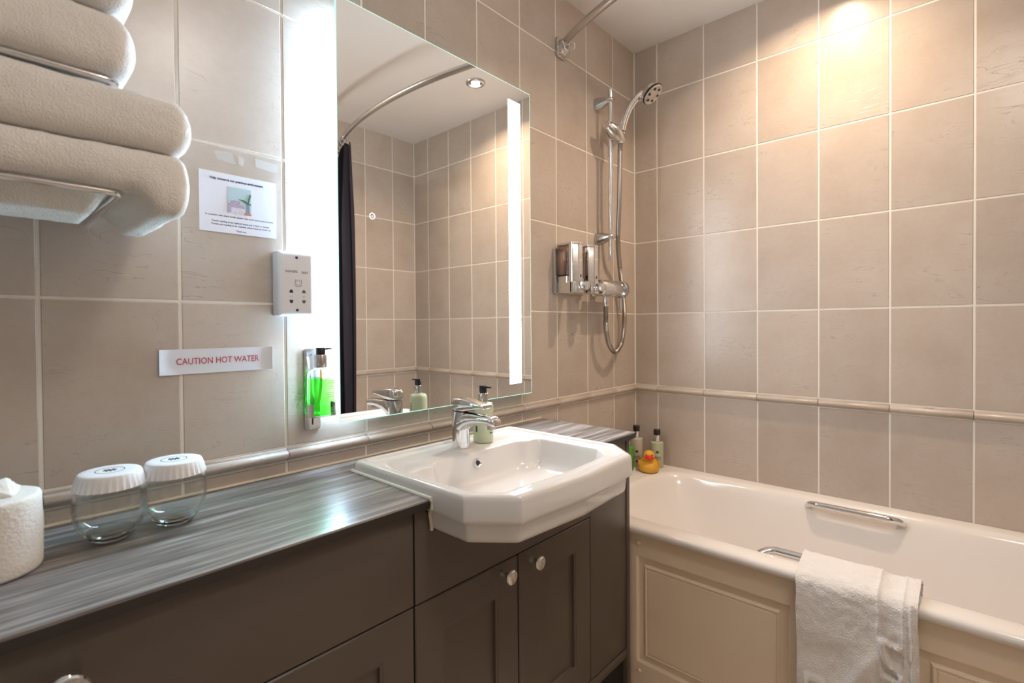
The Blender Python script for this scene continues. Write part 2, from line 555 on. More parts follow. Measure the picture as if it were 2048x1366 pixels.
# pale sealant up the corner
tag(obj('trim_1', tube([(-.001, -.001, .556), (-.001, -.001, ZCEIL)], .0035, 8), M['sealant_white']), kind='structure')

# ------------------------------------------------------------------ bath
bath = thing('bathtub', 'cream white built-in bathtub along the tiled corner wall', 'bathtub', (0, 0, 0))
X0, X1, Y0, Y1 = -0.685, -0.001, YOPP + .001, -0.001
bc = (-.335, -.86)
angs = [2 * PI * i / 220 for i in range(220)]
def bl(x0, x1, y0, y1, r, z):
    return [(p[0], p[1], z) for p in ray_outline(rrect(x0, x1, y0, y1, r), bc, angs)]
loops = [bl(X0 + .022, X1, Y0, Y1, .004, BASE_Z - .024), bl(X0 + .004, X1, Y0, Y1, .004, BASE_Z - .024),
         bl(X0, X1, Y0, Y1, .004, BASE_Z - .019), bl(X0 + .000, X1, Y0, Y1, .004, BASE_Z - .010),
         bl(X0 + .004, X1, Y0, Y1, .004, BASE_Z - .004), bl(X0 + .011, X1, Y0, Y1, .004, BASE_Z)]
ix0, ix1, iy0, iy1 = -.625, -.048, -1.55, -.150
for ins, dz in ((0, 0), (.006, .0015), (.014, .007), (.020, .017), (.029, .04), (.047, .10), (.076, .20), (.098, .28), (.115, .325), (.14, .35), (.18, .36)):
    ye = ins * (1 + .9 * min(dz / .3, 1))
    loops.append(bl(ix0 + ins, ix1 - ins, iy0 + ye * 1.6, iy1 - ye, .15, BASE_Z - dz))
obj('tub', loft(loops, False, True), M['acrylic'], bath, smooth=50)
def grab(x_in, sgn, y0, y1, z):
    """bar on the tub wall; sgn is the direction of the tub's middle"""
    pts = smooth_path([(x_in - sgn * .012, y0, z - .022), (x_in + sgn * .012, y0 - .012, z - .004), (x_in + sgn * .030, y0 - .034, z + .004), (x_in + sgn * .032, y0 - .06, z + .005),
                       (x_in + sgn * .032, (y0 + y1) / 2, z + .005), (x_in + sgn * .032, y1 + .06, z + .005), (x_in + sgn * .030, y1 + .034, z + .004), (x_in + sgn * .012, y1 + .012, z - .004), (x_in - sgn * .012, y1, z - .022)], 7)
    return tube(pts, .0105, 16)
obj('grab_handle', grab(-.068, -1, -.674, -.940, .541), M['chrome'], bath)
obj('grab_handle', grab(-.624, 1, -.672, -.960, .551), M['chrome'], bath)

# bath front panel with raised fields
AX = -.668
PF = [(-.354, -.765, .142, .462), (-1.000, -1.45, .142, .462)]
bm = bxm(AX + .012, AX + .018, YOPP + .002, -.29, 0.02, BASE_Z - .024)
for a in ((YOPP + .002, -.29, .462, BASE_Z - .024), (YOPP + .002, -.29, .02, .142), (-.354, -.29, .142, .462), (-1.0, -.765, .142, .462), (YOPP + .002, -1.45, .142, .462)):
    box(bm, AX, AX + .012, a[0], a[1], a[2], a[3])
apron = obj('front_panel', bm, M['panel'], bath, smooth=0)
def field(y0, y1, z0, z1):
    def rl(i, x): return [(x, y0 - i, z0 + i), (x, y1 + i, z0 + i), (x, y1 + i, z1 - i), (x, y0 - i, z1 - i)]
    lp = [rl(0, AX), rl(.002, AX + .001), rl(.004, AX + .006), rl(.006, AX + .008), rl(.024, AX + .0095), rl(.026, AX + .0035), rl(.029, AX + .0015), rl(.032, AX + .0032), rl(.034, AX + .0045), rl(.036, AX + .004), rl(.0365, AX + .002)]
    return loft(lp, False, True)
for f_ in PF:
    obj('raised_field', field(*f_), M['panel'], apron, smooth=25)
for y, z in ((-.3635, .502), (-.3635, .118), (-.89, .502), (-1.5, .502)):
    obj('screw_cap', lathe([(.0062, .002), (.0062, -.003), (.004, -.0052), (0.0001, -.0058)], 16, 'x', off=(AX, y, z)), M['panel'], apron)
obj('sealant', tube([(AX - .001, -.352, BASE_Z - .027), (AX - .001, -1.6, BASE_Z - .027)], .003, 8), M['sealant'], apron)

# ------------------------------------------------------------------ vanity furniture
def shaker_door(parent, x0, x1, z0, z1, knob=None, name='door', y=YF):
    y1 = y + .018
    fw = .073
    def rl(i, yy): return [(x0 + i, yy, z0 + i), (x1 - i, yy, z0 + i), (x1 - i, yy, z1 - i), (x0 + i, yy, z1 - i)]
    lp = [rl(0, y1), rl(0, y + .002), rl(.002, y), rl(fw - .007, y), rl(fw - .006, y + .0012), rl(fw - .001, y + .0022), rl(fw, y + .009), rl(fw + .004, y + .010)]
    d = obj(name, loft(lp, True, False), M['cabinet'], parent, smooth=30)
    i = fw + .002
    obj('door_panel', bxm(x0 + i, x1 - i, y + .010, y + .014, z0 + i, z1 - i), M['cabinet'], d, smooth=0)
    if knob:
        make_knob(d, knob[0], y, knob[1], .0162)
    return d

def make_knob(parent, x, y, z, r):
    k = r / .0162
    return obj('knob', lathe([(.0085 * k, .004), (.0085 * k, -.002), (.0062 * k, -.006), (.0062 * k, -.016), (.010 * k, -.021), (r * .96, -.0245), (r, -.027), (r * .93, -.0295), (r * .55, -.0315), (.0001, -.032)], 32, 'y', off=(x, y, z)), M['chrome'], parent)

ZT = ZC - .0175   # underside of worktop
# basin cupboard
cab = thing('basin_cabinet', 'taupe basin cupboard with two shaker doors under the washbasin', 'cabinet')
XB0, XB1 = -1.4805, -.8985
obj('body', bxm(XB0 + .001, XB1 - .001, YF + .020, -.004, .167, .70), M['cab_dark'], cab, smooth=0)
zf0, zf1 = .6395, ZT - .001
cut_l, cut_r, cut_z = -1.4438, -.9462, .7640
fascia = prism([(XB0 + .0015, zf0), (XB1 - .0015, zf0), (XB1 - .0015, zf1), (cut_r + .0095, zf1), (cut_r + .0095, .8025), (cut_r, .8010), (cut_r, cut_z + .007), (cut_r - .010, cut_z), (cut_l + .010, cut_z), (cut_l, cut_z + .007), (cut_l, .8010), (cut_l - .0095, .8025), (cut_l - .0095, zf1), (XB0 + .0015, zf1)], YF, YF + .018, 'xz')
obj('fascia', fascia, M['cabinet'], cab, smooth=0)
shaker_door(cab, XB0 + .0015, -1.1935, .1985, .6360, (-1.2440, .6130))
shaker_door(cab, -1.1895, XB1 - .0015, .1985, .6360, (-1.1460, .6095))
# wide drawer unit
cab2 = thing('drawer_cabinet', 'wide taupe drawer unit beneath the toilet roll and tumblers', 'cabinet')
XD0 = -2.46
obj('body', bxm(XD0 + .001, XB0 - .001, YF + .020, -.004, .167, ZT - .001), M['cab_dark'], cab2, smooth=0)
dr = obj('drawer', bxm(XD0, XB0 - .002, YF, YF + .018, .6395, ZT - .001, .0015), M['cabinet'], cab2, smooth=30)
make_knob(dr, -1.9665, YF, .750, .0225)
shaker_door(cab2, -1.968, XB0 - .002, .1985, .6360)
shaker_door(cab2, XD0, -1.972, .1985, .6360)
# narrow filler unit and end panel
cab3 = thing('filler_cabinet', 'narrow plain taupe filler cabinet between basin cupboard and bathtub', 'cabinet')
obj('body', bxm(XB1 + .001, -.7085, YF + .020, -.004, .167, ZT - .001), M['cab_dark'], cab3, smooth=0)
obj('front_panel', bxm(XB1 + .0005, -.7085, YF, YF + .018, .1985, ZT - .001, .0012), M['cabinet'], cab3, smooth=30)
obj('end_post', bxm(-.7065, -.6885, YF - .002, -.004, 0.0, ZT - .001, .001), M['cabinet'], cab3, smooth=30)
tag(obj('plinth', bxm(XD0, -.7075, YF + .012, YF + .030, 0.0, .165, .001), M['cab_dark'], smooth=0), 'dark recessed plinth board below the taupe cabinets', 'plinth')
tag(obj('light_rail', bxm(XD0, -.7075, YF - .001, YF + .017, .168, .1955, .001), M['cabinet'], smooth=30), 'narrow taupe rail running under the cabinet doors', 'rail')

# ------------------------------------------------------------------ worktop
wt = thing('worktop', 'grey wood-grain laminate worktop around the washbasin', 'worktop')
YW = -.3575
NL, NR, NB = -1.4532, -.9368, -.0888
outline = [(XD0, YW), (NL, YW), (NL, NB), (NR, NB), (NR, YW), (-.676, YW), (-.676, -.001), (XD0, -.001)]
obj('top', prism(outline, ZC - .0035, ZC, 'xy'), M['wood'], wt, smooth=0)
obj('core', prism(outline, ZT, ZC - .0035, 'xy'), M['wood_edge'], wt, smooth=0)
obj('sealant', tube([(XD0, -.002, ZC + .001), (-.676, -.002, ZC + .001)], .0035, 8), M['sealant'], wt)

# ------------------------------------------------------------------ basin
basin = thing('washbasin', 'white semi-recessed washbasin with chamfered corners', 'washbasin')
BX = -1.195
ZR = .857
bcen = (BX - .005, -.335)
def outer(i):
    return [(BX - .257 + i, -.090 - i), (BX - .257 + i, -.445 + i * .4), (BX - .193 + i * .6, -.522 + i), (BX, -.535 + i), (BX + .193 - i * .6, -.522 + i), (BX + .257 - i, -.445 + i * .4), (BX + .257 - i, -.090 - i)]
bowl0 = [(-1.415, -.243), (-1.415, -.425), (-1.375, -.470), (-1.20, -.479), (-1.03, -.470), (-.988, -.425), (-.988, -.243), (-1.035, -.243), (-1.055, -.224), (-1.335, -.224), (-1.355, -.243)]
A = sorted(set([2 * PI * k / 200 for k in range(200)] + [math.atan2(p[1] - bcen[1], p[0] - bcen[0]) % (2 * PI) for p in outer(0)]))
def ol(i, z, r=.008): return [(p[0], p[1], z) for p in ray_outline(round_poly(outer(i), r, 5), bcen, A)]
def bw(k, z, dy=0, r=.014):
    pts = [(bcen[0] + (x - bcen[0]) * k, bcen[1] + (y - bcen[1]) * k + dy) for x, y in bowl0]
    return [(p[0], p[1], z) for p in ray_outline(round_poly(pts, r, 5), bcen, A)]
def mixl(a, b2, t, z): return [(p[0] * (1 - t) + q[0] * t, p[1] * (1 - t) + q[1] * t, z) for p, q in zip(a, b2)]
o_in = ol(.016, ZR)
loops = [ol(.060, .764), ol(.022, .7665), ol(.0135, .771), ol(.0115, .778), ol(.0095, .802), ol(.004, .8055), ol(0, .8085), ol(-.001, .815), ol(0, .846), ol(.0015, .8525), ol(.005, .856), ol(.010, .8572), ol(.0165, .8568), ol(.019, .8552), ol(.0215, .8515), ol(.024, .8503)]
deck = ol(.024, .8503)
b0 = bw(1.0, .8525)
loops += [mixl(deck, b0, .5, .8500), bw(1.016, .8500), bw(1.004, .8494), bw(.996, .8478), bw(.989, .8440, r=.016), bw(.978, .836, r=.022), bw(.958, .815, r=.035), bw(.925, .796, -.002, r=.06), bw(.86, .7835, -.004, r=.07), bw(.72, .7765, -.006, r=.08), bw(.4, .7735, -.006, r=.05), bw(.09, .7725, -.006, r=.01)]
loops_in = loops
obj('bowl', loft(loops, True, True), M['porcelain'], basin, smooth=50)
# overflow ring
ovx, ovy, ovz = -1.209, -.2318, .826
ov = obj('overflow_ring', lathe([(.0062, .001), (.0062, -.0028), (.0085, -.0045), (.0105, -.0035), (.0115, .004)], 28, 'y', cap0=False, cap1=False, off=(0, 0, 0)), M['chrome'], basin, (ovx, ovy, ovz), (math.radians(-12), 0, 0))
obj('overflow_hole', lathe([(.0065, .002), (.0065, -.0008), (.0001, -.0008)], 24, 'y'), M['black_plastic'], basin, (ovx, ovy, ovz), (math.radians(-12), 0, 0))
obj('drain', lathe([(.022, .7700), (.022, .7755), (.016, .7770), (.0001, .7773)], 28, off=(BX, -.345, 0)), M['chrome'], basin)
# sealant bead round the basin edge
obj('sealant', tube([(BX - .259, -.088, ZC + .001), (BX - .259, -.362, ZC + .001)], .0040, 8), M['sealant_white'], basin)
obj('sealant', tube(smooth_path([(BX - .259, -.3585, ZC + .002), (BX - .256, -.3600, ZC - .008), (BX - .2575, -.3600, ZC - .018), (BX - .2515, -.3475, ZC - .030), (BX - .2485, -.3465, ZC - .046), (BX - .247, -.3465, ZC - .064)], 5), .0036, 8), M['sealant'], basin)
obj('sealant', tube([(BX + .259, -.088, ZC + .001), (BX + .259, -.362, ZC + .001)], .0040, 8), M['sealant_white'], basin)

# ------------------------------------------------------------------ tap
TX, TY, TZ = -1.199, -.166, .8495
tap = thing('basin_tap', 'chrome single-lever mixer tap on the washbasin', 'tap', (TX, TY, TZ))
def ell(cx, cy, cz, rx, ry, tilt=0, n=28):
    out = []
    for k in range(n):
        a = 2 * PI * k / n
        x, y = rx * math.cos(a), ry * math.sin(a)
        out.append((cx + x, cy + y * math.cos(tilt), cz + y * math.sin(tilt)))
    return out
body = [ell(0, 0, 0, .0225, .0225), ell(0, 0, .004, .0228, .0228), ell(0, .001, .020, .0218, .0222), ell(0, .0015, .045, .0205, .0215), ell(0, .002, .065, .0205, .0225), ell(0, .002, .080, .0210, .0235), ell(0, .002, .0915, .0212, .0240, .05), ell(0, .002, .0925, .018, .020, .05)]
obj('body', loft(body, True, True), M['chrome'], tap, smooth=50)
# spout as lofted rounded sections along y
def sect(y, z, wd, h, tilt, n=20):
    out = []
    for k in range(n):
        a = 2 * PI * k / n
        ca, sa = math.cos(a), math.sin(a)
        x = wd * math.copysign(abs(ca) ** .7, ca)
        zz = h * math.copysign(abs(sa) ** .7, sa)
        out.append((x, y - zz * math.sin(tilt), z + zz * math.cos(tilt)))
    return out
sp = [sect(.004, .052, .0200, .034, .3), sect(-.012, .064, .0202, .0275, .25), sect(-.030, .0735, .0202, .0195, .12), sect(-.055, .0785, .0200, .0142, -.04), sect(-.085, .0800, .0195, .0120, -.10), sect(-.108, .0788, .0186, .0112, -.16), sect(-.119, .0772, .0170, .0100, -.18), sect(-.1225, .0765, .0130, .0075, -.18)]
obj('spout', loft(sp, True, True), M['chrome'], tap, smooth=50)
obj('aerator', lathe([(.0105, -.006), (.0105, .004)], 20, off=(0, -.104, .0655)), M['steel'], tap)
# lever: capped cylinder running out in a flat blade
def lsec(y, z0, z1, wd, n=24, ex=.45):
    out = []
    for k in range(n):
        a = 2 * PI * k / n
        ca, sa = math.cos(a), math.sin(a)
        out.append((wd * math.copysign(abs(ca) ** ex, ca), y, (z0 + z1) / 2 + (z1 - z0) / 2 * math.copysign(abs(sa) ** ex, sa)))
    return out
lv = [lsec(.0225, .096, .117, .008), lsec(.0210, .0935, .1200, .0135), lsec(.016, .0925, .1235, .0180), lsec(.006, .0922, .1258, .0207), lsec(-.010, .0922, .1265, .0210), lsec(-.024, .0930, .1258, .0208), lsec(-.040, .0962, .1238, .0204), lsec(-.058, .1000, .1208, .0199), lsec(-.076, .1035, .1172, .0192), lsec(-.088, .1055, .1140, .0180), lsec(-.0905, .1070, .1125, .0150)]
obj('lever', loft(lv, True, True), M['chrome'], tap, smooth=40)
obj('lever_pivot', lathe([(.0165, .088), (.0165, .095)], 28), M['black_plastic'], tap)

# ------------------------------------------------------------------ pump bottle builder
def pump_bottle(name, label, cat, loc, r, h, body_mat, rotz, total, neck=True, cap_only=False, text=True, group=None, shoulder=.014, fill=None):
    t = thing(name, label, cat, loc, rotz, group)
    prof = [(r * .86, 0), (r * .95, .0015), (r, .006), (r, h - shoulder), (r * .97, h - shoulder * .55), (r * .86, h - shoulder * .2), (r * .62, h - .0012), (r * .44, h), (r * .40, h + .003)]
    obj('bottle', lathe(prof, 40), body_mat, t, smooth=50)
    cr_ = r * .47
    ch = (total - h) * .55
    obj('collar', lathe([(cr_ * .9, h + .001), (cr_, h + .002), (cr_, h + ch - .001), (cr_ * .93, h + ch)], 28), M['chrome'], t)
    if cap_only:
        obj('cap', lathe([(cr_ * 1.08, h + ch), (cr_ * 1.12, h + ch + .002), (cr_ * 1.12, total - .002), (cr_, total)], 24), M['black_plastic'], t)
    else:
        z0 = h + ch
        pm = lathe([(cr_ * .74, z0), (cr_ * .78, z0 + .002), (cr_ * .78, total - .003), (cr_ * .70, total)], 24)
        pump = obj('pump_head', pm, M['black_plastic'], t)
        sec = [sect(.000, total - .0035, cr_ * .5, .0030, 0, 12), sect(-r * .55, total - .003, cr_ * .45, .0027, 0, 12), sect(-r * .98, total - .0035, cr_ * .34, .0020, 0, 12)]
        obj('nozzle', loft(sec, True, True), M['black_plastic'], pump)
    return t

def bottle_print(t, r, zs, mat, wd=1.0, name='printed_line'):
    """lines of small print wrapped on a bottle: (angle, z, width, height)"""
    for ang, z, ww, hh in zs:
        n = 6
        lp0, lp1 = [], []
        bm = bmesh.new()
        rr = r + .0003
        rows = []
        for k in range(n + 1):
            a = ang + (k / n - .5) * ww / r
            rows.append((bm.verts.new((rr * math.cos(a), rr * math.sin(a), z)), bm.verts.new((rr * math.cos(a), rr * math.sin(a), z + hh))))
        for a, b2 in zip(rows[:-1], rows[1:]):
            bm.faces.new((a[0], b2[0], b2[1], a[1]))
        obj(name, bm, mat, t)

# hand lotion on the basin
BB = pump_bottle('pump_bottle', 'pale green pump bottle standing on the washbasin behind the tap', 'bottle', (-1.118, -.162, .8500), .0262, .104, M['lotion'], math.radians(0), .146)
cam_a = math.atan2(-1.08 + .162, -2.04 + 1.118)
pl = []
for i, ww in enumerate((.021, .024, .021)):
    pl.append((cam_a + .62, .0595 - i * .0052, ww, .0016))
for i in range(6):
    pl.append((cam_a - .72, .075 - i * .0045, .010, .0016))
pl += [(cam_a - .72, .030, .006, .015), (cam_a + .85, .032, .006, .007), (cam_a + .85, .025, .007, .004)]
bottle_print(BB, .0262, pl, M['green_ink'])

# ------------------------------------------------------------------ mirror
MX0, MX1, MZ0, MZ1, MY = -1.4475, -.7555, .929, 1.9075, -.027
mir = thing('led_mirror', 'frameless rectangular illuminated mirror above the washbasin', 'mirror')
obj('glass', bxm(MX0 + .0016, MX1 - .0016, MY, MY + .004, MZ0 + .0016, MZ1 - .0016), M['mirror'], mir, smooth=0)
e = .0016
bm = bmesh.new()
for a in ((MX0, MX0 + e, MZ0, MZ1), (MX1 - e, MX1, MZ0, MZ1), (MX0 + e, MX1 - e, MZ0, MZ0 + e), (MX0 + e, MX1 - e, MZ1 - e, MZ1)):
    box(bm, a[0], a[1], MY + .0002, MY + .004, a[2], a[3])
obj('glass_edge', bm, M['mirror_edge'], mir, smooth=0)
obj('back_box', bxm(MX0 + .035, MX1 - .035, MY + .004, -.0005, MZ0 + .04, MZ1 - .04), M['white_plastic'], mir, smooth=0)
obj('led_strip', bxm(-.862, -.8065, MY - .0006, MY + .001, .967, 1.859), M['led_front'], mir, smooth=0)
obj('edge_light', bxm(MX0 + .004, MX0 + .012, MY + .005, -.004, MZ0 + .05, MZ1 - .075), M['led_back'], mir, smooth=0)
bm = lathe([(.0062, 0), (.0062, -.0006), (.0078, -.0006), (.0078, 0)], 32, 'y', cap0=False, cap1=False)
lathe([(.0001, 0), (.0001, -.0006), (.0014, -.0006), (.0014, 0)], 12, 'y', bm=bm)
obj('touch_sensor', bm, M['ring'], mir, (-1.3562, MY, 1.4172))

# ------------------------------------------------------------------ shaver socket
ss = thing('shaver_socket', 'white shavers-only wall socket with two screws beside the mirror', 'socket', (-1.5475, 0, 1.2425))
hw, hh = .0385, .0685
obj('back_box', bxm(-hw, hw, -.020, 0, -hh, hh, .003), M['white_plastic'], ss)
def fr(i, y): return [(x, y, z) for x, z in rrect(-hw + i, hw - i, -hh + i, hh - i, .004, 4)]
obj('face_plate', loft([fr(0, -.020), fr(0, -.0265), fr(.0015, -.0295), fr(.005, -.0318), fr(.009, -.0325)], True, True), M['white_plastic'], ss, smooth=50)
for z in (.056, -.056):
    sc = obj('screw', lathe([(.0030, .001), (.0030, -.0008), (.002, -.0014), (.0001, -.0014)], 16, 'y', off=(.000, -.0325, z)), M['ink'], ss)
def letter(parent, body, size, loc, mat, name='lettering', fit=None, bold=0.0, rot=(PI / 2, 0, 0), spacing=1.0, extrude=.0):
    return obj(name, text_mesh(body, size, extrude, 'CENTER', bold, spacing, fit), mat, parent, loc, rot, smooth=0)
letter(ss, 'SHAVERS', .0068, (-.0115, -.0327, .0235), M['grey_ink'], fit=.026, bold=.00012)
letter(ss, 'ONLY', .0068, (.0175, -.0327, .0225), M['grey_ink'], fit=.015, bold=.00012)
# shaver symbol
bm = bmesh.new()
pts = [(-.007, .0075), (-.007, -.002)]
tube([(-.0065, -.0327, .0060), (-.0065, -.0327, -.002), (-.003, -.0327, -.0052), (.003, -.0327, -.0052), (.0065, -.0327, -.002), (.0065, -.0327, .0060)], .0005, 6, bm=bm)
tube([(-.003, -.0327, .006), (-.003, -.0327, .001)], .0005, 6, bm=bm)
tube([(.001, -.0327, .006), (.0025, -.0327, .001)], .0005, 6, bm=bm)
tube([(-.008, -.0327, -.005), (-.004, -.0327, -.0085), (.004, -.0327, -.0085), (.008, -.0327, -.005)], .0005, 6, bm=bm)
obj('shaver_symbol', bm, M['grey_ink'], ss, (.003, 0, .003))
for sx, mat in ((-.0125, M['ink']), (.0150, M['grey_ink'])):
    for zz, sg in ((-.0195, 1), (-.0345, -1)):
        pp = [(-.0040, 0), (.0040, 0), (.0034, .0045 * sg), (.0015, .0068 * sg), (-.0015, .0068 * sg), (-.0034, .0045 * sg)]
        obj('pin_hole', prism([(sx + a, zz + c) for a, c in pp], -.0320, -.0328, 'xz'), mat, ss, smooth=0)
letter(ss, '115', .0036, (-.0125, -.0327, -.0285), M['grey_ink'])
letter(ss, '230', .0036, (.0150, -.0327, -.0285), M['grey_ink'])

# ------------------------------------------------------------------ paper notice
nt_ = thing('notice', 'small laminated towel notice with a photo taped to the wall tiles', 'notice', (-1.650, -.0005, 1.397))
W2, H2 = .0735, .0588
obj('sheet', bxm(-W2, W2, -.0012, 0, -H2, H2), M['paper'], nt_, smooth=0)
yt = -.0014
letter(nt_, 'Help conserve our precious environment', .0062, (-.004, yt, .0445), M['ink'], fit=.101, bold=.00028)
letter(nt_, 'In common with many hotels, please help avoid unnecessary laundry', .0048, (.002, yt, -.0270), M['ink'], fit=.130, bold=.00008)
letter(nt_, 'Towels needing to be replaced please put in bath or shower', .0048, (.003, yt, -.0385), M['ink'], fit=.111, bold=.00008)
letter(nt_, 'Towels not needing to be replaced, please leave on towel rail', .0048, (.004, yt, -.0445), M['ink'], fit=.114, bold=.00008)
letter(nt_, 'Thank you.', .0048, (.003, yt, -.0545), M['ink'], fit=.020, bold=.00008)
pic = obj('photo_print', bxm(-.0225, .0225, -.0015, -.0011, -.0185, .0345), M['pic_sky'], nt_, smooth=0)
def patch(pts, mat, name, y=-.0017): obj(name, prism(pts, -.0014, y, 'xz'), mat, pic, smooth=0)
patch([(-.0225, -.0185), (.010, -.0185), (.010, -.006), (-.0225, -.006)], M['pic_towel_light'], 'printed_towel')
patch([(-.0225, -.0165), (-.016, -.0165), (-.016, -.002), (-.0225, -.002)], M['pic_towel'], 'printed_towel', -.0020)
patch([(-.0225, -.006), (.010, -.006), (.008, .001), (-.0225, .002)], M['pic_towel'], 'printed_towel', -.0018)
patch([(-.018, .002), (.002, .001), (.000, .008), (-.015, .008)], M['pic_towel'], 'printed_towel', -.0019)
patch([(.012, -.018), (.020, -.018), (.019, .004), (.0135, .004)], M['pic_vase'], 'printed_vase')
patch([(.009, -.0185), (.0225, -.0185), (.0225, -.0145), (.009, -.0145)], M['pic_tray'], 'printed_tray', -.0019)
patch([(-.002, .012), (.008, .012), (.020, .006), (.0225, .005), (.0225, .003), (.014, .004), (.007, .009)], M['pic_leaf'], 'printed_leaf', -.0019)
patch([(.016, .006), (.018, .006), (.0225, .024), (.0195, .025), (.0165, .015)], M['pic_leaf'], 'printed_leaf', -.0019)

def tape(pts, label):
    o = obj('tape_residue', prism(pts, -.0001, -.0006, 'xz'), M['tape'], None, smooth=0)
    tag(o, label, 'tape')
tape([(-1.695, 1.497), (-1.684, 1.499), (-1.662, 1.501), (-1.660, 1.490), (-1.655, 1.478), (-1.690, 1.482)], 'ragged scrap of clear tape on tile above the notice heading start')
tape([(-1.652, 1.497), (-1.641, 1.496), (-1.640, 1.488), (-1.643, 1.478), (-1.650, 1.478)], 'tiniest scrap of clear tape, between the two larger scraps above the notice')
tape([(-1.618, 1.499), (-1.570, 1.497), (-1.573, 1.480), (-1.580, 1.478), (-1.617, 1.482)], 'oblong scrap of clear tape on tile next to the vertical joint above the notice')

# ------------------------------------------------------------------ caution label
cl = thing('caution_label', 'white strip label reading caution hot water in red', 'sign', (-1.6913, -.0005, 1.0862))
bm = bmesh.new()
nx, nz = 24, 8
g = [[None] * (nz + 1) for _ in range(nx + 1)]
for i in range(nx + 1):
    for k in range(nz + 1):
        x = -.1018 + .2036 * i / nx; z = -.0237 + .0474 * k / nz
        y = -.0014 - .0018 * max(0, 1 - (i / 5.0 + k / 5.0)) * math.sin(3.2 * (i / 4 + k / 4)) ** 2 - .0020 * max(0, (2 - i) / 2) ** 2 - .0025 * max(0, (i - nx + 1)) ** 2
        g[i][k] = bm.verts.new((x, y, z))
for i in range(nx):
    for k in range(nz):
        bm.faces.new((g[i][k], g[i + 1][k], g[i + 1][k + 1], g[i][k + 1]))
ge = bmesh.ops.extrude_face_region(bm, geom=bm.faces[:])
for v in ge['geom']:
    if isinstance(v, bmesh.types.BMVert): v.co.y = min(v.co.y + .0010, -.0001)
obj('strip', bm, M['paper'], cl)
letter(cl, 'CAUTION HOT WATER', .0172, (.000, -.0019, -.0052), M['red_ink'], fit=.149, bold=.00005)

# ------------------------------------------------------------------ wall soap holder + green bottle
sh = thing('soap_holder', 'polished steel wall bracket gripping the green soap bottle', 'soap holder', (-1.5015, 0, 1.011))
pl_ = [(x, z) for x, z in rrect(-.019, .019, -.091, .091, .006, 4)]
obj('back_plate', prism(pl_, -.0035, 0, 'xz', bev=.0006), M['chrome_soft'], sh)
obj('slot', bxm(-.0016, .0016, -.0042, -.003, -.080, -.048), M['black_plastic'], sh, smooth=0)
obj('screw', lathe([(.0016, 0), (.0016, -.0042), (.0001, -.0046)], 12, 'y', off=(-.002, 0, .077)), M['black_plastic'], sh)
def clip(angles):
    arc = [(.0306 * math.cos(math.radians(t)), -.0445 + .0306 * math.sin(math.radians(t))) for t in angles]
    secs = [[(x, y, -.055), (x, y, -.028), (x * .95, -.0445 + (y + .0445) * .95, -.028), (x * .95, -.0445 + (y + .0445) * .95, -.055)] for x, y in arc]
    return loft(secs, True, True, True)
obj('clip', clip((212, 200, 188, 176, 164, 152, 140)), M['chrome_soft'], sh, smooth=40)
obj('clip', clip((22, 12, 2, -8, -18)), M['chrome_soft'], sh, smooth=40)
obj('shelf', prism([(-.030, -.046), (-.024, -.062), (.024, -.062), (.030, -.046), (.030, -.034), (.018, -.001), (-.018, -.001), (-.030, -.034)], -.0555, -.0535, 'xy'), M['chrome_soft'], sh, smooth=0)
GB = thing('soap_bottle', 'clear pump bottle of bright green soap held on the wall', 'bottle', (-1.5015, -.0445, .9577))
r = .0290
h = .102
obj('bottle', lathe([(r * .86, 0), (r * .96, .0015), (r, .006), (r, .084), (r * .96, .091), (r * .85, .0965), (r * .6, .1005), (r * .42, .102), (r * .40, .105)], 44), M['clear'], GB, smooth=50)
ri = r - .0012
obj('liquid', lathe([(ri * .86, .0015), (ri * .97, .003), (ri, .007), (ri, .081), (ri * .99, .0815)], 44), M['green_liquid'], GB, smooth=50)
obj('dip_tube', tube(smooth_path([(0, 0, .100), (-.001, 0, .06), (-.008, .003, .010)], 6), .0032, 10), M['lotion'], GB)
obj('collar', lathe([(.0128, .104), (.0135, .105), (.0135, .131), (.0128, .132)], 28), M['chrome_soft'], GB)
ph = obj('pump_head', lathe([(.0098, .132), (.0102, .133), (.0102, .146), (.0092, .1475)], 24), M['black_plastic'], GB)
obj('nozzle', loft([[(x, y, z) for y, x, z in sect(yy, zz, .0062, hh2, 0, 12)] for yy, zz, hh2 in ((0, .1440, .0034), (.012, .1445, .0032), (.0235, .1445, .0028))], True, True), M['black_plastic'], ph)
ca2 = math.atan2(-1.08 + .0445, -2.04 + 1.5015)
pg = [(ca2 + .75, .075 - i * .0042, (.014, .016, .012, .016, .010)[i], .0014) for i in range(5)] + [(ca2 + .7, z, .020, .0013) for z in (.050, .046, .041)] + [(ca2 + .8, .026, .005, .006), (ca2 + .8, .020, .0055, .003)]
bottle_print(GB, r, pg, M['green_ink'])

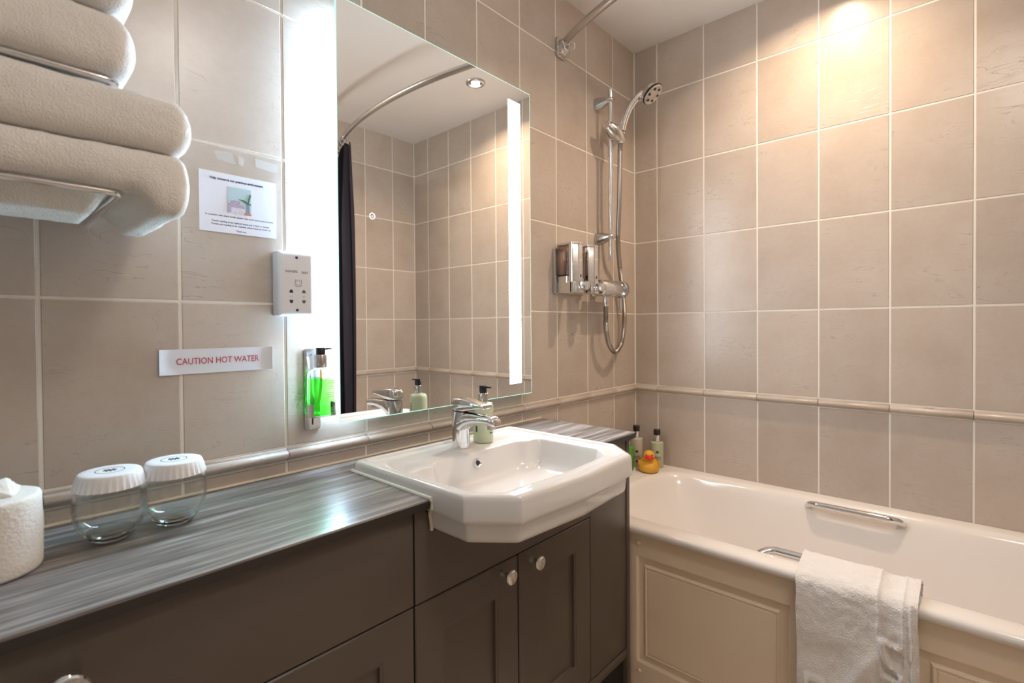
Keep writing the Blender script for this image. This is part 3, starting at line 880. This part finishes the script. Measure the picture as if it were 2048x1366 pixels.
# ------------------------------------------------------------------ tumblers with paper covers
def tumbler(loc, label, lid_label):
    t = thing('glass_tumbler', label, 'glass', loc, 0, 'stemless glasses on the worktop')
    prof_o = [(.0001, .0), (.014, .0), (.0215, .0012), (.027, .005), (.034, .013), (.0405, .024), (.0450, .038), (.0465, .052), (.0450, .068), (.0415, .084), (.0385, .0975), (.0380, .0985)]
    prof_i = [(.0374, .0980), (.0372, .0975), (.0400, .084), (.0434, .068), (.0448, .052), (.0432, .039), (.0385, .026), (.031, .016), (.022, .0100), (.012, .0085), (.0001, .0082)]
    obj('bowl', lathe(prof_o + prof_i, 56, cap0=False, cap1=False), M['glass'], t, smooth=60)
    obj('base', lathe([(.0001, .0006), (.014, .0006), (.0212, .0018), (.0265, .0055), (.0325, .0130), (.0300, .0152), (.022, .0098), (.012, .0083), (.0001, .0081)], 48, cap0=False, cap1=False), M['base_glass'], t, smooth=60)
    c = thing('paper_lid', lid_label, 'glass cover', (loc[0], loc[1], loc[2] + .0815), 0, 'paper covers on the glasses')
    n = 96
    def cl_(rr, z, amp):
        return [((rr + amp * math.cos(32 * 2 * PI * k / n)) * math.cos(2 * PI * k / n), (rr + amp * math.cos(32 * 2 * PI * k / n)) * math.sin(2 * PI * k / n), z) for k in range(n)]
    bm = loft([cl_(.0448, 0.0, .0011), cl_(.0445, .001, .0011), cl_(.0420, .012, .0007), cl_(.0395, .0200, .0002), cl_(.0385, .0215, 0), cl_(.0372, .0222, 0), cl_(.030, .0226, 0), cl_(.010, .0226, 0)], False, True)
    obj('cover', bm, M['paper_cap'], c, smooth=50)
    bm = lathe([(.0172, .0228), (.0186, .0229), (.0186, .0228)], 36, cap0=False, cap1=False)
    for k in range(8):
        a = k * PI / 4
        tube([(.0015 * math.cos(a), .0015 * math.sin(a), .0229), (.0085 * math.cos(a), .0085 * math.sin(a), .0229)], .0007, 6, bm=bm)
    obj('printed_emblem', bm, M['grey_ink'], c)
    return t
tumbler((-1.8885, -.136, ZC), 'stemless clear glass beside the toilet roll, under a paper cover', 'white pleated paper cover on the glass beside the toilet roll')
tumbler((-1.8045, -.134, ZC), 'stemless clear glass standing farther from the toilet roll', 'white pleated paper cover on the glass farther from the toilet roll')

# ------------------------------------------------------------------ toilet roll
tr = thing('toilet_roll', 'white toilet roll standing at the end of the worktop', 'toilet roll', (-2.0205, -.155, ZC))
bm = bmesh.new()
n = 72
def rl_(rr, z, s=1): return [((rr + .0007 * noise.noise((math.cos(2 * PI * k / n) * 3, math.sin(2 * PI * k / n) * 3, z * 30 + s))) * math.cos(2 * PI * k / n), (rr + .0007 * noise.noise((math.cos(2 * PI * k / n) * 3, math.sin(2 * PI * k / n) * 3, z * 30 + s))) * math.sin(2 * PI * k / n), z) for k in range(n)]
loft([rl_(.022, .001), rl_(.048, .0), rl_(.0525, .002), rl_(.0545, .006), rl_(.055, .02), rl_(.0552, .05), rl_(.055, .088), rl_(.0545, .0965), rl_(.0530, .0995), rl_(.049, .101), rl_(.030, .1008), rl_(.022, .1), rl_(.021, .09), rl_(.021, .001)], False, False, True, bm)
obj('roll', bm, M['tissue'], tr, smooth=60)
bm = bmesh.new()
bmesh.ops.create_icosphere(bm, subdivisions=4, radius=.030)
for v in bm.verts:
    f = noise.noise(v.co * 60) * .008 + noise.noise(v.co * 140) * .004
    v.co += v.co.normalized() * f
    v.co.z *= .62
obj('tucked_tissue', bm, M['tissue'], tr, (.004, .004, .101))

# ------------------------------------------------------------------ towel rack + folded towels
rack = thing('towel_rack', 'chrome wall rack under the folded white towels', 'towel rack')
def rail(z, yf, xr, r=.0045):
    return tube(smooth_path([(xr, 0.0, z), (xr, yf + .03, z), (xr - .004, yf + .008, z), (xr - .025, yf, z), (xr - .2, yf, z), (xr - .55, yf, z)], 6), r, 12)
obj('rail', rail(1.3270, -.264, -1.893), M['chrome'], rack)
obj('rail', rail(1.4775, -.250, -1.893), M['chrome'], rack)
obj('rung', tube(smooth_path([(-1.905, 0, 1.345), (-1.907, -.010, 1.345), (-1.918, -.018, 1.345), (-1.95, -.018, 1.345), (-2.45, -.018, 1.345)], 5), .0045, 10), M['chrome'], rack)
for yy in (-.06, -.13, -.20):
    obj('rung', tube([(-1.893, yy, 1.4775), (-2.45, yy, 1.4775)], .0045, 10), M['chrome'], rack)
for zz in (1.4775,):
    obj('wall_flange', lathe([(.020, 0), (.020, -.004), (.014, -.008), (.007, -.010)], 24, 'y', off=(-1.893, 0, zz)), M['chrome'], rack)

def folded_towel(name, label, x0, x1, y0, y1, z0, z1, rad, seed, amp=.004, sag=None, group='folded towels on the wall rack'):
    nx, ns = 70, 64
    loops = []
    hy, hz = (y1 - y0) / 2, (z1 - z0) / 2
    rad = min(rad, hz * .98)
    sec = []
    per = rrect(-hy, hy, -hz, hz, rad, 10)
    # resample evenly
    P = [Vector((a, b2)) for a, b2 in per]
    L = [0]
    for i in range(len(P)): L.append(L[-1] + (P[(i + 1) % len(P)] - P[i]).length)
    for k in range(ns):
        s = L[-1] * k / ns
        i = max(j for j in range(len(P)) if L[j] <= s)
        t = (s - L[i]) / max(1e-9, L[i + 1] - L[i])
        sec.append(P[i].lerp(P[(i + 1) % len(P)], t))
    for i in range(nx + 1):
        t = i / nx
        x = x1 + (x0 - x1) * (t ** 1.5)
        d = x1 - x
        R = hz * .8
        k = 1.0 if d > R else math.sqrt(max(0.02, 1 - ((R - d) / R) ** 2))
        lp = []
        for p in sec:
            yy = (y0 + y1) / 2 + p.x * (1 - (1 - k) * hz / hy)
            zz = (z0 + z1) / 2 + p.y * k
            v = Vector((x, yy, zz))
            f = noise.noise(v * 9 + Vector((seed, 0, 0))) * amp + noise.noise(v * 30 + Vector((0, seed, 0))) * amp * .35 + noise.noise(v * 170) * .0012
            nn = Vector((0, p.x / hy, p.y / hz)).normalized()
            v += nn * f
            if sag: v = sag(v)
            lp.append(tuple(v))
        loops.append(lp)
    o = obj(name, loft(loops, True, True), M['towel'], smooth=70)
    return tag(o, label, 'towel', group)
xl = -2.47
folded_towel('folded_towel', 'thick folded white bath towel, upper of the two on the lower rails', xl, -1.806, -.283, -.03, 1.3895, 1.4665, .030, 3)
def droop(v):
    # the free end beyond the rail sags
    s = max(0, min(1, (v.x + 1.884) / .035))
    s = s * s * (3 - 2 * s)
    low = max(0, min(1, (1.378 - v.z) / .04))
    # inside the rail loop the cloth bulges down between the bars
    def ss(t): t = max(0, min(1, t)); return t * t * (3 - 2 * t)
    b = ss((-1.900 - v.x) / .020) * ss((v.y + .2545) / .030) * (.35 + .65 * ss((-.07 - v.y) / .07))
    v.z -= low * (.028 * s + .030 * b)
    return v
folded_towel('folded_towel', 'thick folded white bath towel with drooping end, resting on the lower rails', xl, -1.812, -.285, -.03, 1.3318, 1.3880, .026, 9, sag=droop)
folded_towel('folded_towel', 'folded white hand towel lying on the upper rails', xl, -1.868, -.270, -.04, 1.4825, 1.5625, .026, 15)
folded_towel('folded_towel', 'topmost folded white hand towel of the upper stack', xl, -1.872, -.272, -.04, 1.5645, 1.632, .024, 21)

# ------------------------------------------------------------------ shower set
# riser rail
SX, SY = -.300, -.058
rr_ = thing('shower_riser_rail', 'chrome vertical shower rail with two wall brackets', 'shower rail')
obj('rail', tube([(SX, SY, 1.404), (SX, SY, 2.066)], .0095, 20), M['chrome'], rr_)
for zz in (2.020, 1.490):
    # oval foot tapering from the wall to a ring round the rail
    lp = []
    for t, rx, rz, y, dz in ((0, .0200, .027, 0, 0), (.1, .0200, .027, -.006, 0), (.4, .0185, .0225, -.025, .002), (.8, .0160, .0145, -.050, .004), (1, .0140, .0115, -.066, .005), (1.1, .010, .007, -.071, .005)):
        lp.append([(SX + rx * math.cos(2 * PI * k / 24) - .010 * (1 - t), y, zz + dz + rz * math.sin(2 * PI * k / 24)) for k in range(24)])
    obj('bracket', loft(lp, True, True), M['chrome_soft'], rr_, smooth=50)
# slider + handset
sl = thing('shower_slider', 'chrome sliding bracket holding the hand shower on the rail', 'shower holder')
a0, a1 = Vector((SX - .036, SY - .012, 1.915)), Vector((SX + .036, SY - .030, 1.868))
pts = [a0.lerp(a1, t / 12) for t in range(13)]
obj('clamp', tube([tuple(p) for p in pts], .024, 24, rfun=lambda t: .008 + .0195 * math.sin(PI * (0.10 + .80 * t)) ** .6), M['chrome_soft'], sl, smooth=60)
obj('knob', lathe([(.016, 0), (.016, -.012), (.013, -.015), (.0001, -.016)], 24, 'x', off=(SX - .034, SY - .012, 1.913)), M['chrome'], sl)
hs = thing('hand_shower', 'chrome hand shower with round grey spray face', 'hand shower')
hp = smooth_path([(SX + .024, SY - .034, 1.885), (SX + .020, SY - .062, 1.915), (SX + .018, SY - .092, 1.965), (SX + .024, SY - .128, 2.010), (SX + .038, SY - .160, 2.036)], 8)
hp = smooth_path([(-.277, -.090, 1.872), (-.276, -.096, 1.905), (-.2735, -.108, 1.950), (-.268, -.128, 1.992), (-.256, -.158, 2.026), (-.240, -.188, 2.042)], 8)
obj('handle', tube(hp, .013, 20, rfun=lambda t: .0112 + .0028 * math.sin(PI * t)), M['chrome'], hs, smooth=60)
obj('joint_ring', tube([tuple(hp[7]), tuple(hp[8])], .0128, 20), M['black_plastic'], hs)
hd = Matrix.Translation((-.238, -.198, 2.030)) @ Vector((.06, -.64, -.76)).to_track_quat('Z', 'Y').to_matrix().to_4x4()
def head_part(prof, mat, name, n=40, parent=hs):
    o = obj(name, lathe(prof, n), mat, parent, smooth=40)
    o.matrix_local = hd
    return o
head_part([(.010, -.030), (.024, -.024), (.036, -.012), (.041, 0), (.041, .004)], M['chrome'], 'head_shell')
head_part([(.0415, .003), (.0430, .005), (.0430, .009), (.0405, .011)], M['black_plastic'], 'rubber_rim')
fp = head_part([(.0405, .009), (.0405, .0125), (.036, .0145), (.034, .0135), (.020, .0145), (.0001, .0145)], M['steel'], 'spray_face')
for k in range(6):
    a = k * PI / 3 + .3
    nz_ = obj('nozzle', lathe([(.0048, .0), (.0048, .0162), (.003, .0168)], 12, off=(.0255 * math.cos(a), .0255 * math.sin(a), 0)), M['black_plastic'], fp)
# hose: from handset down behind rail, loop under the valve and up to it
hpts = smooth_path([(-0.277, -0.089, 1.868), (-0.277, -0.086, 1.8), (-0.276, -0.082, 1.64), (-0.26, -0.066, 1.4868), (-0.2069, -0.042, 1.3948), (-0.1796, -0.032, 1.3466), (-0.1623, -0.03, 1.2858), (-0.1485, -0.03, 1.2135), (-0.153, -0.031, 1.151), (-0.1832, -0.036, 1.079), (-0.2511, -0.045, 1.043), (-0.3139, -0.053, 1.083), (-0.3418, -0.058, 1.1513), (-0.3432, -0.06, 1.19), (-0.3435, -0.06, 1.236)], 14)
hose = thing('shower_hose', 'flexible ribbed metal shower hose looping below the valve', 'hose')
cnt = [0]
def ribs(t): 
    cnt[0] += 1
    return .0095 if cnt[0] % 2 else .0084
dense = smooth_path([tuple(p) for p in hpts], 3)
obj('tubing', tube([tuple(p) for p in dense], .008, 12, rfun=ribs), M['hose'], hose, smooth=60)
obj('end_nut', lathe([(.0085, 0), (.0105, .003), (.0120, .030), (.0105, .040)], 20, off=(-.3435, -.060, 1.222)), M['chrome'], hose)
obj('end_nut', lathe([(.0100, 0), (.0108, .004), (.0085, .026)], 20, off=(-.277, -.0895, 1.855)), M['chrome'], hose)
# thermostatic valve
va = thing('shower_valve', 'chrome bar shower valve with lever on the tiled wall', 'shower valve')
vz, vy = 1.2905, -.070
obj('barrel', lathe([(.018, -.4125), (.028, -.411), (.0315, -.405), (.0315, -.262), (.0305, -.2605)], 40, 'x', off=(0, vy, vz)), M['chrome'], va, smooth=40)
obj('end_cap', lathe([(.0325, -.2600), (.0345, -.258), (.0345, -.242), (.0325, -.2395), (.018, -.2390), (.0001, -.2390)], 40, 'x', off=(0, vy, vz)), M['chrome_soft'], va, smooth=40)
obj('cap_ring', lathe([(.010, -.2385), (.010, -.2380), (.0085, -.2380), (.0085, -.2385)], 24, 'x', off=(0, vy, vz), cap0=False, cap1=False), M['chrome'], va)
obj('lever', tube([(-.251, vy, vz - .030), (-.251, vy - .002, vz - .082)], .0062, 14), M['chrome'], va)
obj('wall_mount', lathe([(.028, 0), (.028, -.006), (.020, -.012), (.020, -.045)], 28, 'y', off=(-.340, 0, vz)), M['chrome'], va)
obj('control_stem', lathe([(.0115, -.4285), (.0125, -.4265), (.0125, -.421), (.017, -.411)], 24, 'x', off=(0, vy, vz)), M['chrome'], va)

# twin liquid dispensers
dp = thing('soap_dispenser', 'twin chrome shower dispensers on one wall plate beside the valve', 'dispenser')
obj('wall_plate', bxm(-.603, -.420, -.013, 0, 1.2635, 1.4240, .003), M['steel'], dp)
for cx in (-.563, -.463):
    unit = obj('dispenser_body', prism([(cx + a, b2) for a, b2 in rrect(-.030, .030, -.088, -.012, .006, 4)], 1.264, 1.303, 'xy', bev=.002), M['chrome'], dp)
    obj('tank', prism([(cx + a, b2) for a, b2 in rrect(-.029, .029, -.062, -.012, .008, 4)], 1.302, 1.433, 'xy'), M['smoke'], unit)
    if cx < -.5:
        obj('liquid', prism([(cx + a, b2) for a, b2 in rrect(-.0275, .0275, -.060, -.014, .008, 4)], 1.322, 1.329, 'xy'), M['amber'], unit)
    obj('tank_base', prism([(cx + a, b2) for a, b2 in rrect(-.0305, .0305, -.060, -.014, .008, 4)], 1.300, 1.3225, 'xy'), M['chrome'], unit)
    obj('front_column', prism([(cx + a, b2) for a, b2 in round_poly([(-.030, -.060), (-.030, -.078), (-.012, -.094), (.012, -.094), (.030, -.078), (.030, -.060)], .008, 4)], 1.266, 1.434, 'xy', bev=.001), M['chrome'], unit)
    obj('lid', prism([(cx + a, b2) for a, b2 in round_poly([(-.032, -.010), (-.032, -.080), (-.012, -.096), (.012, -.096), (.032, -.080), (.032, -.010)], .008, 4)], 1.432, 1.440, 'xy', bev=.0015), M['chrome'], unit)
    obj('push_button', lathe([(.013, -.090), (.0155, -.098), (.0170, -.114), (.0150, -.1205), (.0001, -.1215)], 8, 'y', off=(cx, 0, 1.288)), M['chrome'], unit, smooth=20)
    obj('sight_slot', bxm(cx - .002, cx + .002, -.0950, -.0930, 1.318, 1.328), M['black_plastic'], unit, smooth=0)

# ------------------------------------------------------------------ curtain rod, ring, curtain
rod = thing('curtain_rod', 'bowed chrome shower curtain rod across the bathtub', 'curtain rod')
RZ = 2.158
def rod_xy(t):
    # circular bow from wall to wall
    y = -.012 + (YOPP + .024) * t
    x = -.548 - .178 * (1 - (2 * t - 1) ** 2) ** .9
    return x, y
rp = [(*rod_xy(t / 60), RZ) for t in range(61)]
obj('rod', tube(rp, .0128, 18), M['chrome_soft'], rod, smooth=60)
for (yw, sg) in ((0, -1), (YOPP, 1)):
    o = obj('wall_bracket', prism(rrect(-.024, .024, -.036, .036, .008, 4), 0, sg * .010, 'xz', bev=.002), M['chrome_soft'], rod, (-.553, yw, RZ - .012))
    obj('socket', lathe([(.0175, 0), (.0175, sg * .018), (.0150, sg * .034)], 24, 'y', off=(-.553, yw + sg * .008, RZ - .002)), M['chrome_soft'], rod)
    obj('bracket_foot', bxm(-.571, -.535, yw + sg * .008, yw + sg * .026, RZ - .044, RZ - .012, .003), M['chrome'], rod)

def ring_mesh(rad=.021, wire=.0020):
    return tube([(rad * math.cos(a), 0, rad * math.sin(a)) for a in [math.radians(100 + 300 * k / 30) for k in range(31)]], wire, 8)
rg0 = obj('curtain_ring', ring_mesh(), M['chrome'], None, (-.5475, -.040, RZ - .012), (0, 0, math.radians(-28)))
tag(rg0, 'stray open wire curtain ring hanging beside the rod bracket', 'curtain ring')
for i in range(5):
    t = .835 + i * .034
    x, y = rod_xy(t)
    c = dup(rg0, None, (x, y, RZ - .014), (0, 0, math.radians(70)))
    tag(c, 'wire curtain ring carrying the dark shower curtain', 'curtain ring', 'rings carrying the curtain')
bm = bmesh.new()
nu, nv = 120, 26
rows = []
for j in range(nv + 1):
    s = j / nv
    z = 2.118 - s * 1.53
    row = []
    for i in range(nu + 1):
        u = i / nu
        t = .828 + .155 * u
        x, y = rod_xy(t)
        ph = u * 7 * 2 * PI
        a = .028 * (.55 + .45 * min(1, s * 4)) * (1 + .25 * math.sin(3 * s + u * 5))
        x += a * math.sin(ph + .5 * math.sin(2.2 * s)) + .010
        z2 = z - (.012 * (1 - math.cos(ph)) / 2 if j == 0 else 0)
        row.append(bm.verts.new((x, y + .006 * math.cos(ph * 1.0), z2)))
    rows.append(row)
for a, b2 in zip(rows[:-1], rows[1:]):
    for i in range(nu):
        bm.faces.new((a[i], a[i + 1], b2[i + 1], b2[i]))
bmesh.ops.solidify(bm, geom=bm.faces[:], thickness=.0012)
tag(obj('shower_curtain', bm, M['curtain'], smooth=70), 'dark purple-grey shower curtain bunched at the far end of the rod', 'curtain')

# ------------------------------------------------------------------ downlights
def downlight(x, y, label, watts, size=140):
    d = thing('ceiling_downlight', label, 'ceiling light', (x, y, ZCEIL), 0, 'recessed ceiling lights')
    obj('bezel', lathe([(.048, .0), (.048, -.003), (.045, -.008), (.037, -.011), (.033, -.008), (.0315, -.001)], 44, cap0=False, cap1=False), M['steel'], d)
    obj('reflector', lathe([(.0315, -.001), (.029, -.0004), (.0205, -.0008)], 36, cap0=False, cap1=False), M['black_plastic'], d)
    obj('lens', lathe([(.0205, -.0008), (.019, -.002), (.0001, -.0026)], 32, cap0=False, cap1=False), M['lamp'], d)
    l = bpy.data.lights.new('downlight_beam', 'AREA')
    l.shape = 'DISK'
    l.size = .040
    l.energy = watts
    l.color = WARM
    l.spread = math.radians(size)
    lo = bpy.data.objects.new('downlight_beam', l)
    lo.location = (0, 0, -.0035)
    link(lo, d)
    return d
downlight(-.300, -.742, 'recessed chrome ceiling downlight above the bathtub, seen in the mirror', BATH_LIGHT_W)
dome = thing('added_fill_lamp', 'added fill lamp with opal shade, out of view on the ceiling', 'ceiling light', (-1.42, -1.34, ZCEIL))  # dome added out of view to supply the general room light
obj('fill_lamp_ring', lathe([(.130, 0), (.130, -.014), (.122, -.018), (.118, -.016)], 48, cap0=False, cap1=False), M['steel'], dome)
obj('fill_lamp_shade', lathe([(.118, -.012), (.120, -.030), (.108, -.055), (.080, -.075), (.040, -.086), (.0001, -.089)], 48, cap0=False, cap1=False), M['dome'], dome, smooth=60)

# ------------------------------------------------------------------ bath mat towel over the bath edge
prof = [(-.564, .470), (-.566, .520), (-.568, .550), (-.5735, .568), (-.588, .5775), (-.610, .577), (-.640, .572), (-.667, .5675), (-.684, .5615), (-.6955, .550), (-.7005, .530), (-.7045, .48), (-.707, .42), (-.709, .34), (-.710, .26), (-.710, .17)]
pp = smooth_path([(a, 0, b2) for a, b2 in prof], 10)
ny = 110
ya, yb = -.779, -1.006
bm = bmesh.new()
rows = []
def seg_d(px, pz, ax, az, bx2, bz):
    vx, vz = bx2 - ax, bz - az
    t = max(0, min(1, ((px - ax) * vx + (pz - az) * vz) / (vx * vx + vz * vz)))
    return math.hypot(px - ax - t * vx, pz - az - t * vz)
def emboss(s, y):
    """relief of woven letters: s = z height on the outside face, y along"""
    d = 9
    # letters in the woven border that runs along the lower hem: P and o shapes
    strokes = []
    for oy in (-.800, -.866):
        strokes += [(oy, .330, oy, .235), (oy, .330, oy - .032, .328), (oy - .032, .328, oy - .044, .312), (oy - .044, .312, oy - .032, .290), (oy - .032, .290, oy - .004, .288)]
    strokes += [(-.945, .325, -.985, .305), (-.945, .290, -.985, .270)]
    # side border letters
    strokes += [(-.945, .470, -.972, .462), (-.945, .470, -.950, .425), (-.950, .425, -.973, .412), (-.945, .395, -.975, .392), (-.975, .392, -.976, .412), (-.944, .372, -.965, .352), (-.965, .352, -.980, .362)]
    for a in strokes:
        d = min(d, seg_d(y, s, *a))
    return max(0, 1 - (d / .0075) ** 2)
for j, p in enumerate(pp):
    row = []
    tl = j / (len(pp) - 1)
    a = pp[max(0, j - 1)]; b2 = pp[min(len(pp) - 1, j + 1)]
    tg = (b2 - a).normalized()
    nn = Vector((tg.z, 0, -tg.x))
    if nn.x > 0 and tl > .5: nn = -nn
    if nn.z < 0 and tl <= .5: nn = -nn
    for i in range(ny + 1):
        u = i / ny
        y = ya + (yb - ya) * u
        f = noise.noise((y * 14, p.z * 14, p.x * 14)) * .0045 + noise.noise((y * 60, p.z * 60, p.x * 60)) * .0018 + noise.noise((y * 320, p.z * 320, p.x * 320)) * .0010
        out = p.x < -.69
        if out:
            f += .010 * emboss(p.z, y)
            f += .008 * math.exp(-((y + .925 + (p.z - .42) * .55) / .016) ** 2) * max(0, min(1, (.50 - p.z) * 12))
            f += .004 * math.exp(-((y + .995) / .004) ** 2)
        # woven border bands run over the edge
        for yb2 in (-.938, -.981):
            f += .0022 * math.exp(-((y - yb2) / .0025) ** 2)
        f -= .0035 * math.exp(-((y + .960) / .017) ** 4)
        v = p + nn * f
        hem = .006 * noise.noise((y * 8, 3.3, 1)) if j > len(pp) - 12 else 0
        yy = y + .010 * (tl - .3) * (u - .5) - .018 * max(0, tl - .55) + .003 * noise.noise((p.z * 20, u * 3, 5))
        row.append(bm.verts.new((v.x, yy, v.z + hem)))
    rows.append(row)
for a, b2 in zip(rows[:-1], rows[1:]):
    for i in range(ny):
        bm.faces.new((a[i], b2[i], b2[i + 1], a[i + 1]))
bmesh.ops.recalc_face_normals(bm, faces=bm.faces[:])
bmesh.ops.solidify(bm, geom=bm.faces[:], thickness=.006)
tag(obj('bath_mat', bm, M['mat'], smooth=80), 'white terry bath mat with woven lettering draped over the bathtub edge', 'bath mat')

# ------------------------------------------------------------------ corner bottles and duck
B1 = pump_bottle('lotion_bottle', 'beige toiletry bottle with black cap behind the rubber duck', 'bottle', (-.094, -.054, BASE_Z), .0265, .122, M['lotion_beige'], 0, .172, cap_only=True, shoulder=.006)
B2 = pump_bottle('lotion_bottle', 'sage green toiletry bottle with black cap beside the rubber duck', 'bottle', (-.050, -.125, BASE_Z), .0265, .108, M['lotion_sage'], 0, .158, cap_only=True, shoulder=.006)
B3 = pump_bottle('lotion_bottle', 'vivid green toiletry bottle partly hidden behind the cabinet end', 'bottle', (-.168, -.052, BASE_Z), .0260, .100, M['green_bottle_solid'], 0, .140, cap_only=True, shoulder=.010)
for B, bx_, by_ in ((B1, -.094, -.054), (B2, -.050, -.125)):
    ca_ = math.atan2(-1.08 - by_, -2.04 - bx_)
    bottle_print(B, .0265, [(ca_ + .05, .070, .009, .002), (ca_ + .05, .066, .012, .004), (ca_ + .05, .062, .009, .004), (ca_ + .05, .0455, .026, .0022), (ca_ + .05, .0405, .038, .0011), (ca_ + .05, .0365, .030, .0011), (ca_ + .05, .022, .007, .009)], M['green_ink'])

dk = thing('rubber_duck', 'yellow rubber duck with red beak on the bathtub corner', 'rubber duck', (-.134, -.130, BASE_Z), math.atan2(-1.08 + .122, -2.04 + .128) + math.radians(3))
dk.scale = (1.2, 1.2, 1.2)
bm = bmesh.new()
bmesh.ops.create_uvsphere(bm, u_segments=40, v_segments=28, radius=1)
for v in bm.verts:
    x, y, z = v.co
    # +x is the front; body ovoid with a flattened base, raised tail at the back
    bx_ = .040 * x
    by_ = .0345 * y * (1 - .10 * x)
    bz_ = .027 * z
    if z < -.55: bz_ = .027 * (-.55) - (abs(z) - .55) * .004
    if x < 0: bz_ += .020 * (x * x) * max(0, z + .3)
    if x < -.6: by_ *= 1 - (abs(x) - .6) * .6
    v.co = (bx_, by_, bz_ + .0172)
b_ = bmesh.new()
obj('body', bm, M['duck'], dk, smooth=80)
b_.free()
bm = lathe([(.0001, .074), (.006, .0735), (.012, .0705), (.0168, .0650), (.0190, .0575), (.0182, .050), (.0160, .0445), (.0148, .0405), (.0175, .034), (.024, .026)], 32, off=(.010, 0, 0), cap0=False, cap1=False)
obj('head', bm, M['duck'], dk, smooth=80)
bm = bmesh.new()
bmesh.ops.create_uvsphere(bm, u_segments=24, v_segments=14, radius=1)
for v in bm.verts:
    x, y, z = v.co
    v.co = (.0115 * x * (1 - .3 * abs(y)) + .028, .0165 * y, .0072 * z * (1 - .45 * y * y) + .0525 + .002 * (1 - y * y) * (1 if z > 0 else -1) * .6)
obj('beak', bm, M['duck_beak'], dk, smooth=80)
for s in (-1, 1):
    bm = bmesh.new()
    bmesh.ops.create_uvsphere(bm, u_segments=14, v_segments=10, radius=.0024)
    obj('eye', bm, M['black_plastic'], dk, (.0255, s * .0090, .0605))
    bm = bmesh.new()
    bmesh.ops.create_uvsphere(bm, u_segments=20, v_segments=12, radius=1)
    for v in bm.verts:
        x, y, z = v.co
        v.co = (.022 * x, .004 * y, .012 * z + .004 * x * x)
    obj('wing', bm, M['duck'], dk, (-.008, s * .0325, .022), smooth=80)
obj('printed_emblem', lathe([(.0001, -.0004), (.0035, 0), (.0035, -.002)], 16, 'x'), simple('duck_print', (0.35, 0.14, 0.01), .5, var=.1), dk, (.0345, -.010, .0155), (0, 0, math.radians(-16)))
